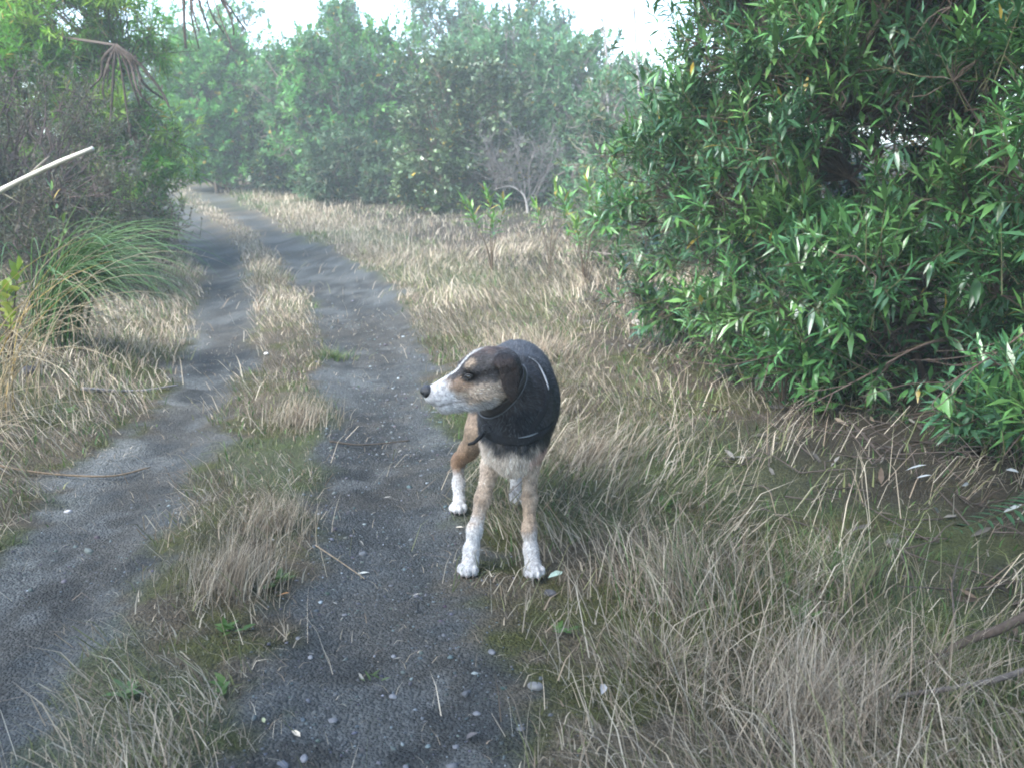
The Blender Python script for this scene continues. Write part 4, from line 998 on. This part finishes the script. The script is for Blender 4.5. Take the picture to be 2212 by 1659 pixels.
# ------------------------------------------------------------------ the dog: one continuous body grown as a smooth union, meshed with surface nets
def build_dog():
    Fh = unit(np.array([-0.93, -0.24, -0.17])); Uh = unit(np.array([-0.20, -0.06, 1.0]) - Fh * np.dot([-0.20, -0.06, 1.0], Fh)); Sh = np.cross(Uh, Fh)
    O = np.array([-0.072, 2.455, 0.622])
    def hl(f, u, s): return O + Fh * f + Uh * u + Sh * s
    prims = []          # ('c', a, b, ra, rb, k, group) round cone, ('e', centre, radii, R, k, group) ellipsoid
    def cap(a, b, ra, rb, k, g): prims.append(('c', np.array(a, float), np.array(b, float), ra, rb, k, g))
    def ell(c, r, k, g, R=None): prims.append(('e', np.array(c, float), np.array(r, float), np.eye(3) if R is None else R, k, g))
    HR = np.stack([Fh, Uh, Sh], 1)
    # torso
    ell((0.004, 2.585, .430), (.088, .140, .132), .03, 'torso')
    ell((0.034, 2.74, .462), (.114, .22, .142), .05, 'torso')
    ell((0.030, 2.93, .492), (.104, .17, .112), .05, 'torso')
    ell((0.010, 3.05, .480), (.098, .11, .110), .05, 'torso')
    ell((0.022, 2.67, .540), (.064, .12, .070), .05, 'torso')        # withers
    ell((0.002, 2.515, .372), (.062, .060, .080), .045, 'torso')      # breastbone
    for s in (-1, 1):
        ell((0.006 + s * .062, 2.60, .42), (.040, .085, .11), .035, 'torso')   # shoulder muscle
    # tail hanging behind
    cap((0.0, 3.14, .50), (0.02, 3.24, .36), .03, .022, .03, 'torso'); cap((0.02, 3.24, .36), (0.03, 3.26, .20), .022, .012, .02, 'torso')
    # neck
    cap((-.030, 2.50, .585), (.012, 2.585, .485), .066, .094, .04, 'neck')
    # forelegs
    legs = {
        'R': [(-.046, 2.60, .37, .042), (-.064, 2.605, .290, .029), (-.090, 2.555, .200, .0215), (-.113, 2.505, .118, .0195), (-.123, 2.490, .060, .0205), (-.127, 2.475, .030, .022)],
        'L': [(.058, 2.60, .37, .040), (.056, 2.60, .290, .027), (.054, 2.555, .200, .0200), (.053, 2.512, .118, .0185), (.057, 2.494, .060, .0195), (.062, 2.475, .030, .022)]}
    for key, ch in legs.items():
        for a, b in zip(ch[:-1], ch[1:]): cap(a[:3], b[:3], a[3], b[3], .022, 'fore')
        wx = ch[3]; ell((wx[0], wx[1] - .004, wx[2]), (.0195, .021, .028), .012, 'fore')
    # hind legs: hip, stifle forward, hock back, near vertical shank
    hind = {
        'R': [(-.055, 3.00, .44, .085), (-.105, 2.915, .310, .052), (-.155, 2.985, .215, .031), (-.195, 3.050, .150, .021), (-.192, 3.02, .080, .0185), (-.189, 2.985, .032, .021)],
        'L': [(.072, 3.02, .44, .085), (.078, 2.955, .310, .052), (.052, 3.04, .215, .031), (.020, 3.125, .150, .021), (.016, 3.10, .080, .0185), (.014, 3.070, .032, .021)]}
    for key, ch in hind.items():
        for a, b in zip(ch[:-1], ch[1:]): cap(a[:3], b[:3], a[3], b[3], .025, 'hind')
        h = ch[3]; ell((h[0], h[1] + .012, h[2] + .012), (.02, .022, .028), .012, 'hind')
    # paws: pad and four toes each, pointing at the camera
    for (x, y, turn) in ((-.127, 2.462, -.30), (.064, 2.450, .12), (-.189, 2.958, -.05), (.016, 3.045, .25)):
        fd = np.array([math.sin(turn), -math.cos(turn), 0]); sd_ = np.array([math.cos(turn), math.sin(turn), 0])
        c = np.array([x, y, .024])
        ell(c + fd * -.004, (.025, .036, .022), .012, 'paw', np.stack([sd_, -fd, [0, 0, 1]], 1))
        for q, (so, fo) in enumerate(((-.0235, .017), (-.0085, .031), (.0085, .031), (.0235, .017))):
            ell(c + sd_ * so + fd * fo + np.array([0, 0, -.006]), (.0100, .019, .0155), .004, 'paw', np.stack([sd_, -fd, [0, 0, 1]], 1))
    # head
    def hell(f, u, s, r, k, g='head'): ell(hl(f, u, s), r, k, g, HR)
    hell(-.005, .008, 0, (.078, .062, .060), .03)
    hell(-.060, .012, 0, (.035, .036, .040), .03)
    hell(-.005, -.030, 0, (.062, .048, .056), .03)
    for s in (-1, 1):
        hell(.046, .028, s * .030, (.026, .019, .022), .016)     # brow
        hell(.020, -.040, s * .036, (.048, .036, .026), .02)     # cheek
        hell(.122, -.044, s * .016, (.048, .032, .019), .014)    # lips
        hell(.065, -.012, s * .026, (.035, .020, .014), .015)    # under the eye
    cap(hl(.045, -.006, 0), hl(.162, -.029, 0), .041, .0265, .02, 'head')
    cap(hl(.020, -.064, 0), hl(.134, -.070, 0), .036, .0250, .02, 'head')
    cap(hl(.00, -.062, 0), hl(.06, -.070, 0), .030, .024, .02, 'head')   # shaggy throat
    # ears: folded flaps
    for s in (-1, 1):
        a = hl(-.034, .044, s * .050); b = hl(-.050, .030, s * .078); c = hl(-.044, -.052, s * .084)
        e1 = unit(b - a); t1 = unit(np.cross(e1, Fh)); ell((a + b) / 2, (.029, .032, .0095), .012, 'ear', np.stack([e1, np.cross(t1, e1), t1], 1))
        for ff, (f0, w) in enumerate(((0.28, .030), (0.62, .026), (0.92, .016))):
            m_ = b * (1 - f0) + c * f0
            e2 = unit(c - b); t2 = unit(np.cross(e2, Fh)); ell(m_, (.034, w, .0085), .012, 'ear', np.stack([e2, np.cross(t2, e2), t2], 1))
    # eye sockets are shallow dents
    dents = [(hl(.062, .012, s * .0540), .0115) for s in (-1, 1)] + [(hl(.165, -.055, s * .02), .005) for s in (-1, 1)]

    def d_prim(p, X):
        if p[0] == 'c':
            _, a, b, ra, rb, k, g = p
            ba = b - a; h = np.clip(((X - a) @ ba) / (ba @ ba), 0, 1)
            return np.linalg.norm(X - a - h[..., None] * ba, axis=-1) - (ra + (rb - ra) * h)
        _, c, r, R, k, g = p
        q = (X - c) @ R
        k0 = np.linalg.norm(q / r, axis=-1); k1 = np.linalg.norm(q / (r * r), axis=-1)
        return k0 * (k0 - 1) / np.maximum(k1, 1e-6)
    def smin(a, b, k):
        h = np.maximum(k - np.abs(a - b), 0) / k
        return np.minimum(a, b) - h * h * k * .25
    def smax(a, b, k): return -smin(-a, -b, k)
    def sdf(X):
        d = np.full(X.shape[:-1], 1.0)
        for p in prims: d = smin(d, d_prim(p, X), p[-2])
        for c, r in dents: d = smax(d, -(np.linalg.norm(X - c, axis=-1) - r), .008)
        return d
    # grid
    lo = np.array([-.31, 2.33, -.012]); hi = np.array([.25, 3.30, .735]); h = .0048
    ns = np.ceil((hi - lo) / h).astype(int)
    ax = [lo[i] + h * np.arange(ns[i]) for i in range(3)]
    D = np.full(ns, .25, np.float32)
    for p in prims:
        if p[0] == 'c':
            r = max(p[3], p[4]); b0 = np.minimum(p[1], p[2]) - r; b1 = np.maximum(p[1], p[2]) + r
        else:
            r = p[2].max(); b0 = p[1] - r; b1 = p[1] + r
        m_ = p[-2] + .02
        i0 = np.clip(((b0 - m_ - lo) / h).astype(int), 0, ns); i1 = np.clip(((b1 + m_ - lo) / h).astype(int) + 2, 0, ns)
        sl = tuple(slice(i0[i], i1[i]) for i in range(3))
        X = np.stack(np.meshgrid(*[ax[i][sl[i]] for i in range(3)], indexing='ij'), -1)
        D[sl] = smin(D[sl], d_prim(p, X), p[-2])
    for c, r in dents:
        i0 = np.clip(((c - r - .02 - lo) / h).astype(int), 0, ns); i1 = np.clip(((c + r + .02 - lo) / h).astype(int) + 2, 0, ns)
        sl = tuple(slice(i0[i], i1[i]) for i in range(3))
        X = np.stack(np.meshgrid(*[ax[i][sl[i]] for i in range(3)], indexing='ij'), -1)
        D[sl] = smax(D[sl], -(np.linalg.norm(X - c, axis=-1) - r), .008)
    # surface nets
    S = D < 0
    nx, ny, nz = ns
    corners = [(i, j, k) for i in (0, 1) for j in (0, 1) for k in (0, 1)]
    cnt = sum(S[i:nx - 1 + i, j:ny - 1 + j, k:nz - 1 + k].astype(np.int8) for i, j, k in corners)
    act = (cnt > 0) & (cnt < 8)
    idx = np.full(act.shape, -1, np.int64); ai = np.argwhere(act); idx[act] = np.arange(len(ai))
    acc = np.zeros((len(ai), 3)); nn = np.zeros(len(ai))
    val = {c: D[ai[:, 0] + c[0], ai[:, 1] + c[1], ai[:, 2] + c[2]] for c in corners}
    for a in corners:
        for axis in range(3):
            if a[axis] == 0:
                b = list(a); b[axis] = 1; b = tuple(b)
                va, vb = val[a], val[b]; cr = (va < 0) != (vb < 0)
                t = np.where(cr, va / np.where(cr, va - vb, 1), 0)
                pt = np.tile(np.array(a, float), (len(ai), 1)); pt[:, axis] += t
                acc[cr] += pt[cr]; nn[cr] += 1
    V = lo + h * (ai + acc / nn[:, None])
    quads = []
    for axis in range(3):
        o1, o2 = [(1, 2), (2, 0), (0, 1)][axis]
        s0 = [slice(1, n - 1) for n in ns]; s0[axis] = slice(0, ns[axis] - 1)
        A = S[tuple(s0)]
        s1 = list(s0); s1[axis] = slice(1, ns[axis]); B = S[tuple(s1)]
        for flip, mask in ((False, A & ~B), (True, ~A & B)):
            e = np.argwhere(mask)
            e = e + np.array([s.start for s in s0])
            def at_(d1, d2):
                q = e.copy(); q[:, o1] -= d1; q[:, o2] -= d2
                return idx[q[:, 0], q[:, 1], q[:, 2]]
            q = np.stack([at_(1, 1), at_(0, 1), at_(0, 0), at_(1, 0)], 1)
            quads.append(q[:, ::-1] if flip else q)
    Q = np.concatenate(quads); Q = Q[(Q >= 0).all(1)]
    # small relaxation
    for _ in range(2):
        s = np.zeros_like(V); c = np.zeros(len(V))
        for a, b in ((0, 1), (1, 2), (2, 3), (3, 0)):
            np.add.at(s, Q[:, a], V[Q[:, b]]); np.add.at(c, Q[:, a], 1)
            np.add.at(s, Q[:, b], V[Q[:, a]]); np.add.at(c, Q[:, b], 1)
        V = V * .5 + (s / np.maximum(c, 1)[:, None]) * .5
    V[:, 2] = np.maximum(V[:, 2], .001)
    # normals
    fn = np.cross(V[Q[:, 2]] - V[Q[:, 0]], V[Q[:, 3]] - V[Q[:, 1]])
    N = np.zeros_like(V)
    for a in range(4): np.add.at(N, Q[:, a], fn)
    N = unit(N)
    # ---- coat: colours by body region
    groups = ['torso', 'neck', 'head', 'ear', 'fore', 'hind', 'paw']
    GD = {g: np.min([d_prim(p, V) for p in prims if p[-1] == g], axis=0) for g in groups}
    gsort = np.argmin(np.stack([GD[g] for g in groups]), 0)
    hd = V - O; f = hd @ Fh; u = hd @ Uh; s = hd @ Sh
    n1 = vnoise(V[:, 0] + V[:, 1] * .7, V[:, 2] + V[:, 1] * .4, 55, 3); n2 = vnoise(V[:, 0] - V[:, 1], V[:, 2] + V[:, 0], 25, 5)
    nz_ = (n1 - .5) + (n2 - .5) * .6
    black = np.array([.0048, .005, .006]); grey = np.array([.050, .056, .066]); tan = np.array([.25, .185, .13]); rust = np.array([.18, .11, .065])
    cream = np.array([.46, .39, .32]); white = np.array([.45, .44, .43]); brown = np.array([.017, .0125, .0105]); pink = np.array([.42, .25, .2])
    def mix(a, b, t): t = np.clip(t, 0, 1)[:, None]; return a * (1 - t) + b * t
    col = np.tile(black, (len(V), 1))
    col = mix(col, grey, sstep(.50, .60, V[:, 2] + nz_ * .05) * .75 * sstep(2.62, 2.75, V[:, 1]))  # bluish sky sheen on top of the back, painted into the coat colour
    nk = sstep(.012, -.012, GD['neck'] - GD['torso'] + nz_ * .01)
    col = mix(col, brown, nk)
    # pale chest with a ragged edge
    front = sstep(2.68, 2.60, V[:, 1])
    low = sstep(.410, .365, V[:, 2] + nz_ * .045 + .12 * np.maximum(V[:, 0] - .05, 0))
    col = mix(col, cream * 1.05, front * low * sstep(.100, .082, V[:, 0] + nz_ * .02))
    col = mix(col, pink, front * low * sstep(.05, .025, np.hypot(V[:, 0] - .085, V[:, 2] - .335)) * .7)
    # belly underside tan
    under = sstep(.34, .31, V[:, 2] + nz_ * .03) * (gsort == 0)
    col = mix(col, tan, under * .6 * (1 - front))
    # legs
    tl = np.where(V[:, 0] < -.03, .150, .098)
    fore = sstep(.0, -.012, GD['fore'] - np.minimum(GD['torso'], GD['neck'])) * sstep(.34, .29, V[:, 2])
    fcol = mix(np.tile(tan * 1.12, (len(V), 1)), cream, sstep(.18, .30, V[:, 2]) * .45 + nz_ * .3)
    fcol = mix(fcol, white, sstep(.050, -.035, V[:, 2] - tl + nz_ * .05))
    col = mix(col, fcol, fore)
    hl_ = sstep(.01, -.02, GD['hind'] - GD['torso']) * sstep(.44, .36, V[:, 2] + nz_ * .08)
    hcol = mix(np.tile(rust, (len(V), 1)), tan, sstep(.16, .30, V[:, 2]) + nz_ * .3)
    hcol = mix(hcol, black * 1.5, sstep(.33, .42, V[:, 2] + nz_ * .05) * .8)
    hcol = mix(hcol, white, sstep(.030, -.030, V[:, 2] - .118 + nz_ * .04))
    col = mix(col, hcol, hl_)
    paw = (GD['paw'] < .006) & (V[:, 2] < .07)
    col[paw] = white
    col[paw & (V[:, 2] < .006)] = white * .35
    # head
    hm = sstep(.010, -.006, np.minimum(GD['head'], GD['ear']) - np.minimum(GD['neck'], GD['torso']) + nz_ * .004)
    hc = np.tile(np.array([.045, .040, .040]), (len(V), 1))                        # grizzled dark crown
    hc = mix(hc, np.array([.16, .10, .075]), sstep(.05, .065, u - .1 * np.abs(s) + nz_ * .012) * .4)
    cheek = sstep(.012, -.010, u + .012 - .10 * f + nz_ * .02) * sstep(-.048, -.028, f + nz_ * .02)
    hc = mix(hc, np.array([.40, .32, .25]), cheek)
    orange = sstep(.034, .014, np.hypot((f - .082) * .8, (u + .010) * 1.3) + nz_ * .012)
    hc = mix(hc, np.array([.25, .165, .11]), orange * .9)
    mz = sstep(.090, .120, f - .35 * (u + .03) + nz_ * .02)
    mz = np.maximum(mz, sstep(-.058, -.075, u + nz_ * .02) * sstep(-.02, .02, f))
    hc = mix(hc, np.array([.46, .45, .45]), mz * .95)
    browc = sstep(.020, .010, np.hypot(f - .050, (np.abs(s) - .036)) + nz_ * .008) * sstep(.024, .032, u)
    hc = mix(hc, np.array([.32, .24, .165]), browc)
    blaze = sstep(.011, .004, np.abs(s) + nz_ * .006) * sstep(-.02, .005, u + .28 * f - .02) * sstep(-.01, .02, f)
    hc = mix(hc, np.array([.58, .56, .53]), blaze)
    stripe = sstep(.013, .006, np.abs(u - .012 + .10 * (f - .055)) + nz_ * .005) * sstep(-.06, -.04, f) * sstep(.072, .062, f) * (np.abs(s) > .03)
    stripe = np.maximum(stripe, sstep(.024, .014, np.hypot(f - .062, u - .014) + nz_ * .004) * (np.abs(s) > .03))
    hc = mix(hc, np.array([.016, .013, .012]), stripe)
    back = sstep(-.040, -.060, f + nz_ * .02)
    hc = mix(hc, np.array([.014, .012, .013]), back * sstep(.04, .02, u))
    lips = sstep(.005, .002, np.abs(u + .054 + .06 * (f - .1))) * sstep(.055, .075, f) * sstep(.172, .155, f)
    hc = mix(hc, np.array([.09, .075, .07]), lips * .55)
    col = mix(col, hc, hm)
    em = GD['ear'] < np.minimum(GD['head'] - .004, .01)
    ec = mix(np.tile(np.array([.012, .009, .008]), (len(V), 1)), np.array([.036, .023, .018]), n2 * .7)
    col[em] = ec[em]
    col = np.clip(col * (1 + (n1 - .5) * .35)[:, None], .004, .8)

    fur_m = material('dog_coat', rough=.62, spec=.28, noise=.55, noise_scale=85, bump=.8, bump_scale=150)
    dog = empty('dog', (0, 2.72, 0), 'black, tan and white dog standing on the track, head turned in profile', 'dog')
    build('body', V, Q, fur_m, dog, col)
    # ---- coat hairs
    tri = np.vstack([Q[:, [0, 1, 2]], Q[:, [0, 2, 3]]])
    ar = np.linalg.norm(np.cross(V[tri[:, 1]] - V[tri[:, 0]], V[tri[:, 2]] - V[tri[:, 0]]), axis=1)
    nh = 110000
    pick = rng.choice(len(tri), nh, p=ar / ar.sum()); w = rng.dirichlet((1, 1, 1), nh)
    hp = (V[tri[pick]] * w[:, :, None]).sum(1); hn = unit((N[tri[pick]] * w[:, :, None]).sum(1)); hcl = (col[tri[pick]] * w[:, :, None]).sum(1)
    hg = gsort[tri[pick][:, 0]]
    flow = np.tile([0., .8, -.6], (nh, 1))
    flow[(hg == 4) | (hg == 5) | (hg == 6)] = [0, .1, -1]
    fr = hp[:, 1] < 2.62
    flow[fr & (hg == 0)] = [0, .15, -1]
    flow[hg == 1] = [.35, .5, -.8]
    flow[hg == 2] = -Fh + np.array([0, 0, -.45]); flow[hg == 3] = [0, 0, -1]
    flow = unit(flow + rng.normal(0, .28, (nh, 3)))
    flow = unit(flow - hn * (flow * hn).sum(1)[:, None])
    L = np.full(nh, .018)
    L[hg == 2] = .010; L[hg == 3] = .007; L[(hg == 4) | (hg == 5)] = .009; L[hg == 6] = .005
    hf = (hp - O) @ Fh; hu = (hp - O) @ Uh
    L[(hg == 2) & (hu < -.045) & (hf < .12)] = .018
    L[(hg == 2) & (hf > .12)] = .006
    L[(hg == 0) & fr & (hp[:, 2] < .37)] = .020
    L *= rng.uniform(.6, 1.3, nh)
    lift = np.where(L > .015, .38, .24) * rng.uniform(.5, 1.5, nh)
    dr = unit(flow + hn * lift[:, None])
    side = unit(np.cross(dr, hn)) * .0011
    HV = np.stack([hp - side - hn * .001, hp + side - hn * .001, hp + dr * L[:, None]], 1).reshape(-1, 3)
    HT = np.arange(nh * 3).reshape(-1, 3)
    hcl = hcl * np.exp(rng.normal(0, .42, nh))[:, None]
    griz = (rng.random(nh) < .22) & ((hg == 0) | (hg == 1)) & (hcl.max(1) < .06)
    hcl[griz] = rng.uniform(.025, .085, griz.sum())[:, None] * np.array([.95, 1, 1.1])
    salt = rng.random(nh) < .08 * ((hg == 2) | ((hg == 0) & (hp[:, 1] > 2.66)))
    hcl[salt] = rng.uniform(.05, .18, salt.sum())[:, None] * np.array([1, 1, 1.02])
    hairm = material('dog_hair', rough=.5, spec=.3)
    hair = build('fur', HV, HT, hairm, dog, np.repeat(np.clip(hcl, .004, .85), 3, 0), smooth=False)
    tag(hair, kind='stuff')
    # ---- nose leather, eyes, claws
    iv, it = icosphere(3)
    nv = iv.copy()
    r = np.array([.0195, .0185, .0230])
    nv = nv * r
    nv[:, 0] *= np.where(nv[:, 1] < 0, .85, 1.0)
    for sg in (-1, 1):                       # nostrils
        d = np.linalg.norm((nv - np.array([.012, -.002, sg * .0105])) / np.array([1, .75, 1]), axis=1)
        nv[:, 0] -= .0085 * np.exp(-(d / .0052) ** 2)
    nv[:, 0] -= .002 * np.exp(-(nv[:, 2] / .0018) ** 2) * (nv[:, 1] < .006)
    nosem = material('nose_leather', rough=.38, spec=.5, color=(.014, .013, .015), bump=.4, bump_scale=500)
    build('nose', hl(.178, -.0165, 0) + nv @ HR.T, it, nosem, dog)
    eyem = material('eye_gloss', rough=.06, spec=.6, color=(.012, .007, .004), coat=.6)
    lidm = material('eyelid_skin', rough=.5, color=(.012, .010, .010))
    for sg in (-1, 1):
        c = hl(.060, .0115, sg * .0450)
        eo = build('eye', c + iv * .0105, it, eyem, dog)
        th = np.linspace(0, 2 * np.pi, 25)
        nrm = unit(Sh * sg * .9 + Fh * .45 + Uh * .12); e1 = unit(Fh - nrm * (Fh @ nrm)); e2 = np.cross(nrm, e1)
        ring = c + nrm * .0070 + (e1 * np.cos(th)[:, None] * .0100 + e2 * np.sin(th)[:, None] * .0058)
        v, t, q = tube(ring, .0030, 6)
        build('eyelid', v, [t, q], lidm, eo)
    clawm = material('claw', rough=.4, color=(.22, .18, .16))
    for (x, y, turn) in ((-.127, 2.462, -.30), (.064, 2.450, .12), (-.189, 2.958, -.05), (.016, 3.045, .25)):
        fd = np.array([math.sin(turn), -math.cos(turn), 0]); sd_ = np.array([math.cos(turn), math.sin(turn), 0])
        for so, fo in ((-.0235, .017), (-.0085, .031), (.0085, .031), (.0235, .017)):
            b0 = np.array([x, y, .013]) + sd_ * so + fd * (fo + .017)
            v, t, q = tube([b0, b0 + fd * .004 + np.array([0, 0, -.003]), b0 + fd * .006 + np.array([0, 0, -.008])], [.0022, .0018, .0006], 6)
            build('claw', v, [t, q], clawm, dog)
    # ---- straps that hug the coat
    def loop(c, nrm, half, lift, n=72, a0=0., a1=2 * math.pi, ref=None, wave=0.0):
        c = np.array(c, float); nrm = unit(np.array(nrm, float))
        e1 = np.cross(nrm, [0, 0, 1.]) if ref is None else np.array(ref, float)
        e1 = unit(e1 - nrm * (e1 @ nrm)); e2 = np.cross(nrm, e1)
        th = np.linspace(a0, a1, n)
        dirs = np.cos(th)[:, None] * e1 + np.sin(th)[:, None] * e2
        rows = []
        for w_ in np.linspace(-half, half, 4):
            base = np.tile(c + nrm * w_, (n, 1))
            tt = np.linspace(.02, .26, 120)
            X = base[:, None, :] + dirs[:, None, :] * tt[None, :, None]
            d = sdf(X)
            first = np.argmax(d > 0, axis=1)
            rr = tt[first]
            rr = np.convolve(np.pad(rr, 3, mode='wrap' if a1 - a0 > 6.2 else 'edge'), np.ones(7) / 7, 'valid')
            rows.append(base + dirs * (rr + lift)[:, None])
        return np.stack(rows), dirs            # (4,n,3)
    def ribbon(name, rows, dirs, thick, mat, parent):
        m_, n, _ = rows.shape
        outer = rows + dirs[None] * thick; inner = rows - dirs[None] * thick * .6
        V_ = np.concatenate([outer.reshape(-1, 3), inner.reshape(-1, 3)])
        Q_ = []
        for a in range(m_ - 1):
            for b in range(n - 1):
                i = a * n + b
                Q_.append((i, i + 1, i + n + 1, i + n)); k = m_ * n
                Q_.append((k + i, k + i + n, k + i + n + 1, k + i + 1))
        for b in range(n - 1):
            k = m_ * n; i = b; Q_.append((i, k + i, k + i + 1, i + 1))
            i = (m_ - 1) * n + b; Q_.append((i, i + 1, k + i + 1, k + i))
        return build(name, V_, np.array(Q_), mat, parent)
    strapm = material('harness_webbing', rough=.7, spec=.3, color=(.009, .0095, .011), bump=.5, bump_scale=700, noise=.3, noise_scale=60)
    pipem = material('reflective_piping', rough=.35, spec=.6, color=(.17, .185, .20))
    plast = material('harness_plastic', rough=.35, spec=.5, color=(.012, .012, .013))
    collm = material('collar_leather', rough=.5, color=(.016, .013, .012), noise=.3, noise_scale=80)
    ax_n = unit(np.array([-.030, 2.50, .585]) - np.array([.012, 2.585, .475]))
    # collar high on the neck, just behind the jaw
    rows, dirs = loop((-.022, 2.508, .560), ax_n + np.array([-.75, 0, .15]), .011, .006)
    co = ribbon('collar', rows, dirs, .003, collm, dog)
    edge = rows[0] + dirs * .004
    v, t, q = tube(edge, .0016, 5); build('stitched_edge', v, [t, q], material('worn_edge', rough=.5, color=(.07, .075, .08)), co)
    # harness neck loop at the base of the neck
    rows, dirs = loop((.008, 2.575, .528), (-.16, -.64, .76), .008, .001)
    hn_ = ribbon('harness', rows, dirs, .004, strapm, dog)
    # reflective strips on the neck loop, dog's left
    def arc_piece(a0, a1, row, out, rad):
        n = rows.shape[1]; i0, i1 = int(a0 * n), int(a1 * n)
        e = rows[row][i0:i1] + dirs[i0:i1] * out
        v, t, q = tube(e, rad, 6); return v, t, q
    # chest band
    cb, cd = loop((.004, 2.575, .434), (.03, -.10, 1.0), .0125, .001, a0=math.pi * 1.05, a1=math.pi * 2.0, ref=(1, 0, 0))
    band = ribbon('chest_band', cb, cd, .004, strapm, hn_)
    e = cb[3][36:50] + cd[36:50] * .006; v, t, q = tube(e, np.sin(np.linspace(.2, 2.9, 14)) * .0019 + .0003, 6); build('reflective_piping', v, [t, q], pipem, hn_)
    i0 = int(np.argmin(np.linalg.norm(rows[1] - np.array([.078, 2.60, .575]), axis=1)))
    sel = np.arange(i0 - 6, i0 + 5) % (rows.shape[1] - 1)
    v, t, q = tube(rows[1][sel] + dirs[sel] * .0055, np.sin(np.linspace(.3, 2.9, len(sel))) * .0040, 6); build('reflective_patch', v, [t, q], pipem, hn_)
    sel = np.arange(i0 - 5, i0 + 9) % (rows.shape[1] - 1)
    v, t, q = tube(rows[0][sel] + dirs[sel] * .0052, .0013, 6); build('reflective_piping', v, [t, q], pipem, hn_)
    # slide buckle and loose strap end under the chin
    j0 = int(np.argmin(np.linalg.norm(rows[1] - np.array([-.075, 2.49, .45]), axis=1)))
    b0 = rows[1][j0] + dirs[j0] * .008
    v, t, q = tube([b0, b0 + np.array([-.014, -.012, -.012]), b0 + np.array([-.034, -.016, -.030]), b0 + np.array([-.052, -.014, -.036])], [.006, .0065, .006, .004], 6); build('strap_end', v, [t, q], strapm, hn_)
    th = np.linspace(0, 2 * np.pi, 21)
    ringp = b0 + np.array([.004, -.010, .010]) + np.stack([np.cos(th) * .016, np.sin(th) * .003, np.sin(th) * .012], 1)
    v, t, q = tube(ringp, .0026, 6); build('buckle', v, [t, q], plast, hn_)
    # girth strap behind the elbows
    gb, gd = loop((.034, 2.77, .45), (0.05, 1.0, .12), .013, .001)
    ribbon('girth_strap', gb, gd, .003, strapm, hn_)
    return dog, rows, dirs, hn_, pipem, plast, hl, loop, ribbon, strapm, sdf
build_dog()

# ------------------------------------------------------------------ air: thin haze round the whole place
def make_haze():
    me_v = np.array([(x, y, z) for x in (-480, 480) for y in (-200, 600) for z in (-1.3, 8.5)], float)
    Fq = np.array([(0, 1, 3, 2), (4, 6, 7, 5), (0, 4, 5, 1), (2, 3, 7, 6), (0, 2, 6, 4), (1, 5, 7, 3)])
    m = bpy.data.materials.new('haze_air'); m.use_nodes = True; nt = m.node_tree; nt.nodes.clear()
    out = nt.nodes.new('ShaderNodeOutputMaterial'); pv = nt.nodes.new('ShaderNodeVolumePrincipled')
    pv.inputs['Color'].default_value = (.86, 1, .97, 1); pv.inputs['Density'].default_value = HAZE
    nt.links.new(pv.outputs[0], out.inputs['Volume'])
    o = build('haze', me_v, Fq, m, None, None, False)
    tag(o, 'thin pale haze in the air over the track', 'haze', kind='stuff')
HAZE = .0055
make_haze()
